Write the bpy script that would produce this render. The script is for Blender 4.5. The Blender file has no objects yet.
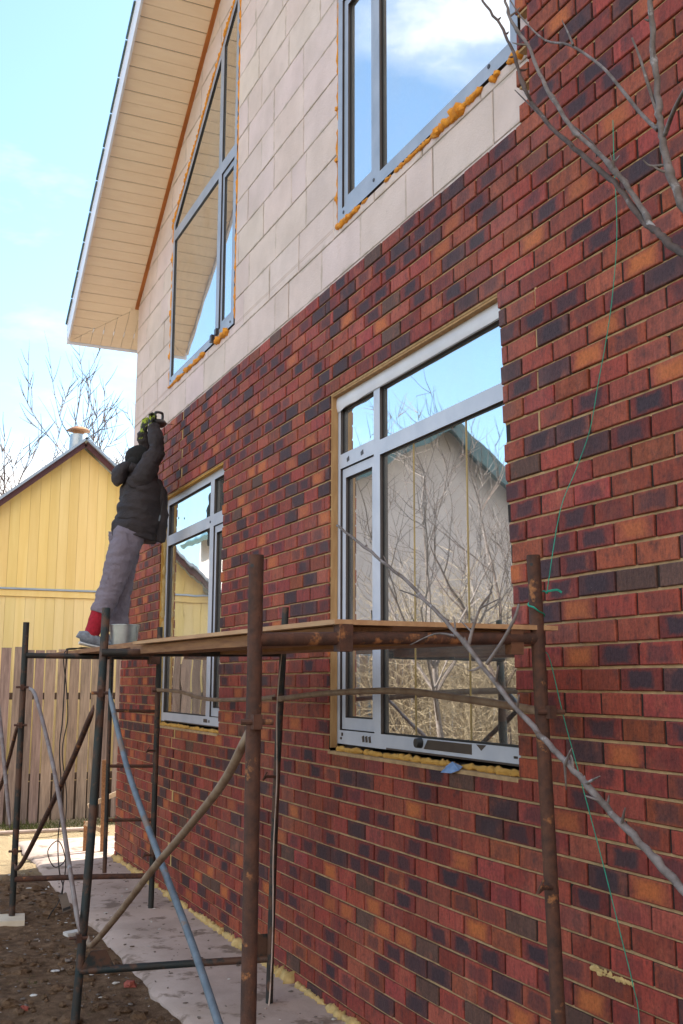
import bpy, math, random
from math import sin, cos, pi, radians, sqrt, atan2
from mathutils import Vector as V, noise as NZ, Matrix
SC = bpy.context.scene
COL = SC.collection
R = random.Random(7)

# ------------------------------------------------------------------ helpers
LOC = {}
def tag(o, label=None, cat=None, group=None, kind=None):
    if label: o['label'] = label
    if cat: o['category'] = cat
    if group: o['group'] = group
    if kind: o['kind'] = kind
    return o
def empty(name, loc, label, cat, group=None):
    o = bpy.data.objects.new(name, None); COL.objects.link(o)
    o.location = loc; o.empty_display_size = .2
    LOC[o.name] = V(loc)
    return tag(o, label, cat, group)

def crumple(mb, amp, sc, amp2=0, sc2=1, st=(1,1,1)):
    for i, v in enumerate(mb.v):
        q = V((v[0]*st[0], v[1]*st[1], v[2]*st[2])); d = NZ.noise_vector(q*sc)*amp
        if amp2: d += NZ.noise_vector(q*sc2+V((5,3,1)))*amp2
        mb.v[i] = tuple(V(v)+d)
class MB:
    def __init__(s):
        s.v = []; s.f = []; s.mi = []; s.tint = []; s.dk = []; s.uv = []
    def face(s, idx, mi=0, tint=None, dk=0.0, uv=None):
        s.f.append(idx); s.mi.append(mi); s.tint.append(tint or (1, 1, 1)); s.dk.append(dk)
        s.uv.append(uv or [(0, 0)]*len(idx))
    def box(s, a, b, mi=0, tint=None):
        x0, y0, z0 = a; x1, y1, z1 = b; n = len(s.v)
        s.v += [(x0,y0,z0),(x1,y0,z0),(x1,y1,z0),(x0,y1,z0),(x0,y0,z1),(x1,y0,z1),(x1,y1,z1),(x0,y1,z1)]
        for q in ((0,3,2,1),(4,5,6,7),(0,1,5,4),(1,2,6,5),(2,3,7,6),(3,0,4,7)):
            s.face([n+i for i in q], mi, tint)
    def obox(s, p, q, w, h, up=(0,0,1), mi=0, tint=None, w2=None, h2=None):
        p = V(p); q = V(q); d = (q-p).normalized(); sd = d.cross(V(up))
        if sd.length < 1e-4: sd = d.cross(V((1,0,0)))
        sd.normalize(); u = sd.cross(d)
        w2 = w if w2 is None else w2; h2 = h if h2 is None else h2
        n = len(s.v)
        for c, ww, hh in ((p,w,h),(q,w2,h2)):
            for a, b in ((-1,-1),(1,-1),(1,1),(-1,1)):
                s.v.append(tuple(c+sd*(a*ww/2)+u*(b*hh/2)))
        for f in ((0,1,2,3),(7,6,5,4),(0,4,5,1),(1,5,6,2),(2,6,7,3),(3,7,4,0)):
            s.face([n+i for i in f], mi, tint)
    def tube(s, pts, rad, n=10, mi=0, cap=True, ell=None, ref=None, jit=0.0, rnd=None, tint=None):
        """lofted tube; rad: number or list; ell: list of (ra, rb) instead, ra along ref"""
        P = [V(p) for p in pts]; m = len(P)
        if not isinstance(rad, (list, tuple)): rad = [rad]*m
        base = len(s.v); prev = None
        for i in range(m):
            d = (P[min(i+1,m-1)]-P[max(i-1,0)])
            if d.length < 1e-9: d = V((0,0,1))
            d.normalize()
            if ref is not None: a = V(ref)
            elif prev is not None: a = prev
            else: a = V((0,0,1)) if abs(d.z) < .9 else V((1,0,0))
            a = a-d*a.dot(d)
            if a.length < 1e-5: a = d.orthogonal()
            a.normalize(); prev = a; b = d.cross(a)
            ra, rb = ell[i] if ell else (rad[i], rad[i])
            for k in range(n):
                t = 2*pi*k/n; q = 1.0
                if jit: q = 1+jit*(rnd or R).uniform(-1,1)
                s.v.append(tuple(P[i]+a*(ra*q*cos(t))+b*(rb*q*sin(t))))
        for i in range(m-1):
            for k in range(n):
                k2 = (k+1) % n
                s.face([base+i*n+k, base+i*n+k2, base+(i+1)*n+k2, base+(i+1)*n+k], mi, tint)
        if cap:
            s.face([base+k for k in range(n)][::-1], mi, tint)
            s.face([base+(m-1)*n+k for k in range(n)], mi, tint)
    def blob(s, c, r, mi=0, seg=12, rings=8, jit=0, rnd=None, rot=None):
        c = V(c); base = len(s.v); r = V(r) if not isinstance(r,(int,float)) else V((r,r,r))
        for i in range(rings+1):
            th = pi*i/rings
            for k in range(seg):
                ph = 2*pi*k/seg; q = 1+(jit*(rnd or R).uniform(-1,1) if jit else 0)
                p = V((r.x*sin(th)*cos(ph)*q, r.y*sin(th)*sin(ph)*q, r.z*cos(th)*q))
                if rot: p = rot @ p
                s.v.append(tuple(c+p))
        for i in range(rings):
            for k in range(seg):
                k2 = (k+1) % seg
                s.face([base+i*seg+k, base+(i+1)*seg+k, base+(i+1)*seg+k2, base+i*seg+k2], mi)
    def poly(s, pl, xf, xb, ch=0.0, mf=0, ms=0, tint=None, dk=0.0, back=False, uvbox=None):
        """convex polygon in (Y,Z), CCW; front face at x=xf facing -X, sides back to xb"""
        n = len(pl); base = len(s.v)
        def fu(p):
            if not uvbox: return (0, 0)
            y0,y1,z0,z1 = uvbox
            return ((p[0]-y0)/(y1-y0), (p[1]-z0)/(z1-z0))
        inn = inset(pl, ch) if ch else None
        if inn is None: ch = 0; inn = pl
        s.v += [(xf, p[0], p[1]) for p in inn]
        s.v += [(xf+ch, p[0], p[1]) for p in pl] if ch else []
        o1 = base+n if ch else base
        s.v += [(xb, p[0], p[1]) for p in pl]; o2 = o1+n
        s.face([base+i for i in range(n)][::-1], mf, tint, dk, [fu(p) for p in inn][::-1])
        for i in range(n):
            j = (i+1) % n
            if ch:
                s.face([base+i, base+j, o1+j, o1+i], mf, tint, dk, [fu(inn[i]),fu(inn[j]),fu(pl[j]),fu(pl[i])])
            s.face([o1+i, o1+j, o2+j, o2+i], ms, tint, dk, [fu(pl[i]),fu(pl[j]),fu(pl[j]),fu(pl[i])])
        if back: s.face([o2+i for i in range(n)], ms, tint, dk)
    def build(s, name, mats, parent=None, loc=None, smooth=None, attrs=False):
        off = V((0,0,0))
        if parent is not None: off = LOC.get(parent.name, V((0,0,0)))
        elif loc is not None: off = V(loc)
        me = bpy.data.meshes.new(name)
        me.from_pydata([tuple(V(v)-off) for v in s.v] if off.length else s.v, [], s.f)
        if not isinstance(mats, (list, tuple)): mats = [mats]
        for m in mats: me.materials.append(m)
        me.polygons.foreach_set('material_index', s.mi)
        if attrs:
            a = me.attributes.new('tint', 'FLOAT_COLOR', 'FACE')
            a.data.foreach_set('color', [c for t in s.tint for c in (t[0],t[1],t[2],1)])
            b = me.attributes.new('dk', 'FLOAT', 'FACE'); b.data.foreach_set('value', s.dk)
            u = me.uv_layers.new(name='UVMap')
            u.data.foreach_set('uv', [c for l in s.uv for p in l for c in p])
        if smooth is not None:
            me.polygons.foreach_set('use_smooth', [True]*len(me.polygons))
            me.set_sharp_from_angle(angle=radians(smooth))
        me.update()
        o = bpy.data.objects.new(name, me); COL.objects.link(o)
        if parent is not None: o.parent = parent; LOC[o.name] = off
        elif loc is not None: o.location = loc; LOC[o.name] = V(loc)
        return o

def clip(pl, nx, ny, c):
    out = []; n = len(pl)
    for i in range(n):
        p, q = pl[i], pl[(i+1) % n]
        dp = nx*p[0]+ny*p[1]-c; dq = nx*q[0]+ny*q[1]-c
        if dp <= 0: out.append(p)
        if (dp < 0 and dq > 0) or (dp > 0 and dq < 0):
            t = dp/(dp-dq); out.append((p[0]+t*(q[0]-p[0]), p[1]+t*(q[1]-p[1])))
    return out if len(out) > 2 else []
def area(pl):
    return .5*sum(pl[i][0]*pl[(i+1)%len(pl)][1]-pl[(i+1)%len(pl)][0]*pl[i][1] for i in range(len(pl))) if len(pl) > 2 else 0
def diff(pl, hole):
    res = []; rest = pl; n = len(hole)
    for i in range(n):
        p, q = hole[i], hole[(i+1) % n]
        nx, ny = q[1]-p[1], -(q[0]-p[0]); c = nx*p[0]+ny*p[1]
        o = clip(rest, -nx, -ny, -c)
        if area(o) > 1e-5: res.append(o)
        rest = clip(rest, nx, ny, c)
        if area(rest) < 1e-6: return res
    return res
def diffs(polys, holes):
    for h in holes:
        polys = [q for p in polys for q in diff(p, h)]
    return polys
def rect(y0, y1, z0, z1): return [(y0,z0),(y1,z0),(y1,z1),(y0,z1)]
def inset(pl, d):
    n = len(pl); out = []
    ys = [p[0] for p in pl]; zs = [p[1] for p in pl]
    if min(max(ys)-min(ys), max(zs)-min(zs)) < 3.2*d: return None
    L = []
    for i in range(n):
        p, q = pl[i], pl[(i+1) % n]
        ex, ey = q[0]-p[0], q[1]-p[1]; l = sqrt(ex*ex+ey*ey)
        if l < 2.2*d: return None
        L.append((ey/l, -ex/l, (ey*p[0]-ex*p[1])/l-d))
    for i in range(n):
        a, b = L[i-1], L[i]; det = a[0]*b[1]-a[1]*b[0]
        if abs(det) < 1e-4: return None
        out.append(((a[2]*b[1]-a[1]*b[2])/det, (a[0]*b[2]-a[2]*b[0])/det))
    return out if area(out) > 0 else None

# ------------------------------------------------------------------ materials
def newmat(name):
    m = bpy.data.materials.new(name); m.use_nodes = True
    nt = m.node_tree; b = nt.nodes['Principled BSDF']
    return m, nt, b
def N(nt, t, **kw):
    n = nt.nodes.new(t)
    for k, v in kw.items():
        if k in n.inputs: n.inputs[k].default_value = v
        else: setattr(n, k, v)
    return n
def ramp(nt, fac, stops):
    r = nt.nodes.new('ShaderNodeValToRGB'); e = r.color_ramp.elements
    while len(e) < len(stops): e.new(.5)
    for el, (p, c) in zip(e, stops):
        el.position = p; el.color = (c[0],c[1],c[2],1) if isinstance(c,(tuple,list)) else (c,c,c,1)
    nt.links.new(fac, r.inputs[0]); return r.outputs[0]
def mixc(nt, fac, a, b, mode='MIX'):
    m = nt.nodes.new('ShaderNodeMix'); m.data_type = 'RGBA'; m.blend_type = mode
    for i, x in ((0,fac),(6,a),(7,b)):
        if hasattr(x, 'links'): nt.links.new(x, m.inputs[i])
        elif isinstance(x, (int,float)): m.inputs[i].default_value = x
        else: m.inputs[i].default_value = (x[0],x[1],x[2],1)
    return m.outputs[2]
def nz(nt, scale, detail=4, rough=.6, stretch=None, dist=0, coord='Object', seed=0):
    tc = nt.nodes.new('ShaderNodeTexCoord'); mp = nt.nodes.new('ShaderNodeMapping')
    mp.inputs['Location'].default_value = (seed*3.7, seed*1.3, seed*2.1)
    mp.inputs['Scale'].default_value = stretch or (1,1,1)
    nt.links.new(tc.outputs[coord], mp.inputs[0])
    n = nt.nodes.new('ShaderNodeTexNoise')
    n.inputs['Scale'].default_value = scale; n.inputs['Detail'].default_value = detail
    n.inputs['Roughness'].default_value = rough; n.inputs['Distortion'].default_value = dist
    nt.links.new(mp.outputs[0], n.inputs['Vector']); return n.outputs[0]
def bump(nt, b, h, s=.3, d=.01):
    n = nt.nodes.new('ShaderNodeBump'); n.inputs['Strength'].default_value = s; n.inputs['Distance'].default_value = d
    nt.links.new(h, n.inputs['Height']); nt.links.new(n.outputs[0], b.inputs['Normal'])
def mat(name, c1, c2=None, scale=8, rough=.7, bmp=.2, bd=.004, metal=0, stretch=None, spots=None, lo=.35, hi=.65, seed=0, tinted=False):
    m, nt, b = newmat(name)
    b.inputs['Roughness'].default_value = rough; b.inputs['Metallic'].default_value = metal
    c2 = c2 or tuple(x*.75 for x in c1)
    n = nz(nt, scale, stretch=stretch, seed=seed)
    c = ramp(nt, n, [(lo, c1), (hi, c2)])
    if spots:   # (colour, scale, threshold)
        n2 = nz(nt, spots[1], 6, .65, seed=seed+5)
        f = ramp(nt, n2, [(spots[2], 0), (spots[2]+.08, 1)])
        c = mixc(nt, f, c, spots[0])
    if tinted:
        at = N(nt, 'ShaderNodeAttribute', attribute_name='tint')
        c = mixc(nt, 1.0, c, at.outputs['Color'], 'MULTIPLY')
    nt.links.new(c, b.inputs['Base Color'])
    if bmp:
        n3 = nz(nt, scale*5, 5, .7, stretch=stretch, seed=seed+9)
        bump(nt, b, n3, bmp, bd)
    return m

def brick_mat():
    m, nt, b = newmat('fired_brick')
    at = N(nt, 'ShaderNodeAttribute', attribute_name='tint').outputs['Color']
    dk = N(nt, 'ShaderNodeAttribute', attribute_name='dk').outputs['Fac']
    uv = nt.nodes.new('ShaderNodeUVMap'); sp = nt.nodes.new('ShaderNodeSeparateXYZ'); nt.links.new(uv.outputs[0], sp.inputs[0])
    def M(op, a, c=None, clamp=False):
        n = nt.nodes.new('ShaderNodeMath'); n.operation = op; n.use_clamp = clamp
        for i, x in enumerate((a, c)):
            if x is None: continue
            if hasattr(x, 'links'): nt.links.new(x, n.inputs[i])
            else: n.inputs[i].default_value = x
        return n.outputs[0]
    n1 = nz(nt, 14, 4, .6)
    dist = M('MAXIMUM', M('ABSOLUTE', M('SUBTRACT', sp.outputs[0], .5)), M('MULTIPLY', M('ABSOLUTE', M('SUBTRACT', sp.outputs[1], .5)), .80))
    dist = M('ADD', dist, M('MULTIPLY', M('SUBTRACT', n1, .5), .38))
    core = ramp(nt, dist, [(.24, 1), (.36, 0)])
    f = M('MULTIPLY', core, dk, True)
    core2 = ramp(nt, dist, [(.20, 1), (.46, 0)])
    f2 = M('MULTIPLY', core2, M('MULTIPLY', dk, -1.0), True)
    nst = nz(nt, 26, 5, .65, stretch=(1, 2.5, .35), seed=3)
    base = mixc(nt, ramp(nt, nst, [(.34, .0), (.74, .50)]), at, (.035,.018,.022))
    nl = nz(nt, 9, 4, .6, seed=8)
    base = mixc(nt, ramp(nt, nl, [(.54, 0), (.76, .5)]), base, (.42,.125,.07))
    nm = nz(nt, 19, 5, .68, seed=21)
    base = mixc(nt, ramp(nt, nm, [(.52, 0), (.70, .62)]), base, (.055,.030,.030))
    c = mixc(nt, f2, base, (.46,.135,.042))
    c = mixc(nt, f, c, (.048,.030,.038))
    ng = nz(nt, 75, 5, .75, seed=14)
    c = mixc(nt, 1.0, c, ramp(nt, ng, [(.3, (.62,.62,.62)), (.5, (1,1,1)), (.72, (1.3,1.25,1.22))]), 'MULTIPLY')
    nw = nz(nt, 120, 3, .6, seed=4)
    c = mixc(nt, ramp(nt, nw, [(.70, 0), (.78, .35)]), c, (.45,.36,.30))
    nd = nz(nt, 1.1, 5, .6, seed=11)
    c = mixc(nt, ramp(nt, nd, [(.55, 0), (.85, .22)]), c, (.35,.25,.22))
    nt.links.new(c, b.inputs['Base Color'])
    b.inputs['Roughness'].default_value = .68
    b.inputs['Specular IOR Level'].default_value = .24
    h = nz(nt, 48, 6, .75, stretch=(1, 1.5, .6), seed=6)
    bump(nt, b, h, .8, .006)
    return m
def glass_mat():
    m, nt, b = newmat('window_glass')
    out = nt.nodes['Material Output']; nt.nodes.remove(b)
    g = N(nt, 'ShaderNodeBsdfGlossy'); g.inputs['Color'].default_value = (.93,.96,.97,1); g.inputs['Roughness'].default_value = .014
    t = N(nt, 'ShaderNodeBsdfTransparent'); t.inputs['Color'].default_value = (.55,.62,.60,1)
    mx = N(nt, 'ShaderNodeMixShader'); mx.inputs[0].default_value = .84
    nt.links.new(t.outputs[0], mx.inputs[1]); nt.links.new(g.outputs[0], mx.inputs[2]); df = N(nt, 'ShaderNodeBsdfDiffuse'); df.inputs['Color'].default_value = (.62,.60,.57,1)
    m2 = N(nt, 'ShaderNodeMixShader'); du = ramp(nt, nz(nt, 2.2, 6, .7, seed=5), [(.35, .03), (.75, .17)])
    nt.links.new(du, m2.inputs[0]); nt.links.new(mx.outputs[0], m2.inputs[1]); nt.links.new(df.outputs[0], m2.inputs[2]); nt.links.new(m2.outputs[0], out.inputs[0])
    n = nz(nt, 1.3, 2, .5, seed=2)
    bp = N(nt, 'ShaderNodeBump'); bp.inputs['Strength'].default_value = .10; bp.inputs['Distance'].default_value = .02
    nt.links.new(n, bp.inputs['Height']); nt.links.new(bp.outputs[0], g.inputs['Normal'])
    return m
def soil_mat():
    m, nt, b = newmat('bare_soil')
    n1 = nz(nt, .9, 6, .65); n2 = nz(nt, 11, 6, .7, seed=2)
    c = ramp(nt, n2, [(.30, (.085,.050,.028)), (.50, (.225,.138,.082)), (.72, (.38,.25,.155))])
    c = mixc(nt, ramp(nt, n1, [(.45, 0), (.7, .4)]), c, (.26,.165,.10))
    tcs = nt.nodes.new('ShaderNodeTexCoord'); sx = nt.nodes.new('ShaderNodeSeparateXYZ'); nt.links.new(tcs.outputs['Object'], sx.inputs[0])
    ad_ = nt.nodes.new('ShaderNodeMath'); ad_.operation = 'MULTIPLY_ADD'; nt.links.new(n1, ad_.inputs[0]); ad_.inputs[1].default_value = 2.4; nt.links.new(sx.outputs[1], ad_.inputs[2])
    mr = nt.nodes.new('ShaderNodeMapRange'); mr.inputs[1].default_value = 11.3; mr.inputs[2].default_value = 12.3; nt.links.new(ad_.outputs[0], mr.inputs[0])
    mr2 = nt.nodes.new('ShaderNodeMapRange'); mr2.inputs[1].default_value = -3.6; mr2.inputs[2].default_value = -5.2; nt.links.new(sx.outputs[0], mr2.inputs[0])
    c = mixc(nt, mr2.outputs[0], c, (.36,.29,.165))   # dry straw grass of the yard
    c = mixc(nt, mr.outputs[0], c, (.40,.31,.19))   # sandy ground past the house corner, painted paler to brighten the sunlit strip
    n4 = nz(nt, 2.6, 5, .7, seed=6)
    c = mixc(nt, ramp(nt, n4, [(.64, 0), (.74, .4)]), c, (.07,.085,.02))
    n3 = nz(nt, 60, 4, .7, seed=4)
    c = mixc(nt, ramp(nt, n3, [(.66, 0), (.74, .6)]), c, (.34,.30,.26))
    nt.links.new(c, b.inputs['Base Color']); b.inputs['Roughness'].default_value = .95
    b.inputs['Specular IOR Level'].default_value = .15
    bump(nt, b, nz(nt, 22, 8, .78, seed=7), 1.0, .06)
    return m

M_brick = brick_mat()
M_mortar = mat('tan_mortar', (.50,.335,.175), (.34,.225,.115), 18, .95, .5, .006)
M_joint = mat('dark_raked_joint', (.012,.009,.008), (.028,.018,.014), 14, .95, .3)
M_block = mat('aerated_concrete_block', (.67,.565,.545), (.59,.49,.47), 3.0, .92, .5, .004, spots=((.50,.42,.37), 7, .67), tinted=True)
def block_mat():
    m, nt, b = newmat('aerated_concrete_block'); b.inputs['Roughness'].default_value = .93; b.inputs['Specular IOR Level'].default_value = .2
    at = N(nt, 'ShaderNodeAttribute', attribute_name='tint').outputs['Color']
    uv = nt.nodes.new('ShaderNodeUVMap'); sp = nt.nodes.new('ShaderNodeSeparateXYZ'); nt.links.new(uv.outputs[0], sp.inputs[0])
    def M(op, a, c):
        n = nt.nodes.new('ShaderNodeMath'); n.operation = op
        for i, x in enumerate((a, c)):
            if hasattr(x, 'links'): nt.links.new(x, n.inputs[i])
            elif x is not None: n.inputs[i].default_value = x
        return n.outputs[0]
    ex = M('MULTIPLY', M('SUBTRACT', .5, M('ABSOLUTE', M('SUBTRACT', sp.outputs[0], .5), None)), .575)
    ey = M('MULTIPLY', M('SUBTRACT', .5, M('ABSOLUTE', M('SUBTRACT', sp.outputs[1], .5), None)), .275)
    e = M('MINIMUM', ex, ey)
    n1 = nz(nt, 7, 6, .65, seed=3)
    e2 = M('SUBTRACT', e, M('MULTIPLY', M('SUBTRACT', n1, .50), .10))
    edge = ramp(nt, e2, [(.0, .75), (.016, 0)])
    c = ramp(nt, nz(nt, 3, 5, .6), [(.35, (.67,.565,.54)), (.65, (.585,.49,.465))])
    c = mixc(nt, 1.0, c, at, 'MULTIPLY')
    c = mixc(nt, ramp(nt, nz(nt, 1.4, 6, .7, seed=9), [(.52, 0), (.75, .35)]), c, (.50,.43,.38))
    c = mixc(nt, edge, c, (.44,.375,.33))
    c = mixc(nt, ramp(nt, nz(nt, 38, 3, .6, seed=5), [(.68, 0), (.76, .5)]), c, (.36,.29,.25))
    nt.links.new(c, b.inputs['Base Color']); bump(nt, b, nz(nt, 40, 7, .75, seed=2), .8, .006)
    return m
M_block = block_mat()
M_adh = mat('block_adhesive', (.30,.25,.22), (.20,.17,.145), 10, .95, .3)
M_film = mat('profile_film', (.52,.55,.63), (.44,.475,.56), 5, .42, .08, .001)
M_film2 = mat('blue_grey_film', (.33,.37,.46), (.26,.30,.38), 5, .4, .08, .001)
M_loose = mat('white_loose_film', (.64,.64,.68), (.56,.56,.61), 5, .45, .1, .002)
M_brown = mat('brown_profile', (.035,.024,.022), (.05,.035,.03), 8, .4, .05)
M_gasket = mat('dark_gasket', (.012,.012,.014), None, 8, .5, 0)
M_glass = glass_mat()
M_foam = mat('orange_foam', (.78,.33,.028), (.60,.22,.02), 24, .8, .7, .008)
M_foamp = mat('pale_foam', (.66,.47,.20), (.50,.34,.13), 18, .85, .8, .01)
M_foamy = mat('yellow_foam', (.66,.37,.085), (.52,.27,.05), 18, .85, .8, .01)
M_soffit = mat('vinyl_soffit', (.90,.75,.59), (.86,.70,.54), 4, .5, .1, .001, stretch=(1,6,6))
M_fascia = mat('white_fascia', (.74,.75,.84), (.68,.70,.78), 3, .35, .05)
M_roof = mat('dark_roof_tile', (.10,.17,.20), (.07,.12,.145), 6, .5, .2)
M_trim = mat('varnished_trim', (.48,.17,.04), (.34,.11,.025), 9, .5, .2, stretch=(3,.5,.5))
M_plaster = mat('room_plaster', (.40,.39,.36), (.34,.33,.31), 2, .9, .1)
M_slab = mat('dusty_concrete', (.49,.385,.335), (.38,.295,.25), 2.4, .93, .7, .008, spots=((.22,.16,.125), 4.2, .54))
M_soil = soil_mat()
M_rust = mat('rusty_steel', (.105,.042,.024), (.045,.022,.016), 22, .82, .9, .004, spots=((.34,.14,.05), 13, .60))
M_teal = mat('worn_teal_paint', (.006,.020,.024), (.026,.02,.016), 7, .6, .4, .002, spots=((.085,.04,.024), 6, .48))
M_green = mat('worn_green_paint', (.008,.015,.015), (.022,.016,.013), 9, .65, .4, .002, spots=((.08,.036,.02), 7, .50))
M_bluep = mat('blue_grey_paint', (.135,.165,.195), (.085,.11,.135), 16, .55, .5, .002, spots=((.17,.115,.08), 9, .55))
M_galv = mat('galvanised_steel', (.42,.45,.47), (.30,.33,.35), 7, .38, .1, .001, metal=.85)
M_gbr = mat('grey_rusted_brace', (.22,.19,.18), (.15,.10,.085), 12, .6, .3, .002, spots=((.30,.34,.38), 7, .60))
M_tanp = mat('tan_rusted_pipe', (.26,.185,.125), (.17,.10,.06), 13, .65, .4, .002, spots=((.12,.05,.026), 15, .62))
M_ply = mat('plywood', (.50,.30,.155), (.40,.22,.11), 7, .75, .3, .002, stretch=(4,.6,4))
M_oldwood = mat('weathered_plank', (.33,.165,.07), (.20,.09,.04), 9, .8, .4, .003, stretch=(6,.5,6))
M_brownboard = mat('dark_form_board', (.17,.072,.035), (.10,.042,.022), 9, .75, .4, .003, stretch=(.6,5,5))
M_fence = mat('grey_fence_wood', (.35,.262,.215), (.20,.145,.118), 7, .88, .5, .003, stretch=(6,6,.5), spots=((.09,.06,.045), 6, .68), tinted=True)
M_rail = mat('dark_fence_rail', (.10,.065,.045), None, 6, .9, .3)
M_yellow = mat('yellow_painted_boards', (.90,.66,.26), (.85,.60,.21), 2.2, .6, .2, .002, stretch=(5,5,.4), tinted=True)
M_yellowp = mat('pale_yellow_boards', (.90,.70,.33), (.84,.64,.27), 2.2, .6, .2, .002, stretch=(5,5,.4), tinted=True)
M_maroon = mat('maroon_bargeboard', (.10,.028,.03), None, 5, .5, .1)
M_zinc = mat('zinc_roof', (.40,.47,.56), (.33,.40,.48), 4, .35, .1, metal=.3)
M_rustcap = mat('rusty_cowl', (.40,.20,.09), (.28,.13,.06), 9, .7, .3)
M_grey = mat('grey_pink_render', (.50,.455,.45), (.43,.39,.385), 1.5, .9, .2)
M_tealroof = mat('teal_metal_roof', (.035,.11,.13), (.03,.08,.10), 3, .45, .1)
M_bark = mat('grey_bark', (.21,.175,.165), (.10,.075,.062), 30, .75, .7, .002, spots=((.33,.31,.31), 26, .60))
M_barkd = mat('dark_bark', (.125,.085,.072), (.065,.045,.038), 26, .8, .6, spots=((.22,.19,.18), 30, .62))
M_twig = mat('straw_coloured_twigs', (.30,.235,.15), (.20,.15,.09), 9, .85, .3)
M_grass = mat('short_grass', (.075,.10,.02), (.11,.11,.03), 9, .9, 0)
M_skin = mat('skin', (.55,.33,.25), (.50,.29,.22), 9, .5, .1)
M_jacket = mat('black_quilted_nylon', (.016,.011,.013), (.026,.018,.021), 6, .75, .8, .016)
M_hat = mat('black_knit', (.008,.008,.009), (.014,.014,.015), 60, .95, .6, .004)
M_pants = mat('grey_lilac_cotton', (.195,.168,.21), (.14,.120,.155), 5, .85, .9, .02, stretch=(1,1,.6))
M_sock = mat('crimson_knit', (.36,.012,.03), (.26,.008,.02), 40, .95, .5, .003)
M_shoe = mat('grey_sneaker', (.22,.25,.30), (.12,.13,.16), 26, .7, .3, spots=((.55,.58,.62), 22, .60))
M_sole = mat('white_rubber', (.62,.62,.62), None, 9, .7, .1)
M_glove = mat('lime_glove', (.33,.40,.03), (.25,.31,.02), 30, .8, .4, spots=((.012,.012,.012), 15, .45))
M_black = mat('black_plastic', (.012,.012,.013), (.02,.02,.022), 20, .45, .1)
M_steel = mat('bright_steel', (.5,.5,.5), None, 9, .3, 0, metal=1)
M_cord = mat('black_cable', (.014,.012,.012), None, 9, .6, 0)
M_string = mat('green_string', (.01,.30,.20), (.01,.22,.15), 50, .7, 0)
M_white = mat('white_chips', (.60,.58,.55), (.42,.39,.36), 8, .9, .2)
M_crumb = mat('brick_crumbs', (.30,.075,.05), (.22,.05,.035), 20, .9, .4)
M_stone = mat('grey_stones', (.12,.09,.07), (.20,.165,.14), 5, .9, .3)
M_paleboard = mat('pale_softwood', (.62,.48,.32), (.52,.38,.24), 8, .8, .3, stretch=(1,5,5))
M_liner = mat('stained_softwood', (.42,.25,.11), (.30,.165,.065), 9, .8, .4, .003, stretch=(4,4,.6))
M_padm = mat('pale_pad', (.66,.58,.46), (.56,.48,.37), 6, .85, .3)
M_blue = mat('blue_plastic_rag', (.10,.20,.42), (.25,.38,.62), 14, .6, .3)
M_strip = mat('gold_spacer', (.42,.29,.10), None, 9, .45, 0)
M_dwin = mat('blue_dark_glass', (.10,.18,.25), (.06,.10,.15), 3, .15, 0)

# ------------------------------------------------------------------ the house
house = empty('brick_house', (0, 5, 0), 'unfinished gabled house, brick faced below and bare pale blocks above', 'house')
SL = .6958; YC = 10.954; ZC = 5.842; RIDGE = 4.3
ZR = ZC+SL*(YC-RIDGE)
def soff(y): return ZC+SL*(YC-y) if y >= RIDGE else ZC+SL*(YC-2*RIDGE+y)
TOP = 4.13; CH = .0867; BH = .0765; BL = .2185
# window outer outlines (Y,Z)
W1 = rect(3.56, 5.545, 1.40, 3.41)
W2 = rect(7.555, 9.47, 1.40, 3.43)
W3 = rect(3.56, 5.54, 4.545, 7.1)
W4 = [(7.568, 4.56), (9.515, 4.56), (9.515, 6.21), (7.568, 7.565)]
O1 = [(3.61,1.356),(5.53,1.356),(5.53,3.436),(3.69,3.436)]          # openings in the brick
O2 = rect(7.58, 9.44, 1.356, 3.436)
JAMB = 3.50
# --- bricks
def brick_col():
    t = R.random()
    if t < .60: b = (.315,.066,.042); k = R.uniform(.74,1.28); c = (b[0]*k, b[1]*k*R.uniform(.8,1.25), b[2]*k*R.uniform(.8,1.25)); d = R.choice((0,0,0,.3,.55))
    elif t < .80: k = R.uniform(.7,1.1); c = (.23*k,.045*k,.036*k); d = R.uniform(.75,1)
    elif t < .885: k = R.uniform(.8,1.3); c = (.095*k,.040*k,.040*k); d = R.uniform(.5,.95)
    elif t < .978: k = R.uniform(.75,1.25); c = (.29*k,.065*k,.042*k); d = -R.uniform(.4,1)
    else: k = R.uniform(.8,1.1); c = (.135*k,.070*k,.052*k); d = 0
    return c, d
def seam(i):
    c = 8.875 if i % 2 else 8.80
    return c+R.uniform(-.008,.008)
bk = MB(); bed = MB(); bed2 = MB(); sm = MB(); sm2 = MB()
YS = -2.33; YE = 10.93
ncourse = int(TOP/CH)+2
hj = MB()
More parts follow.
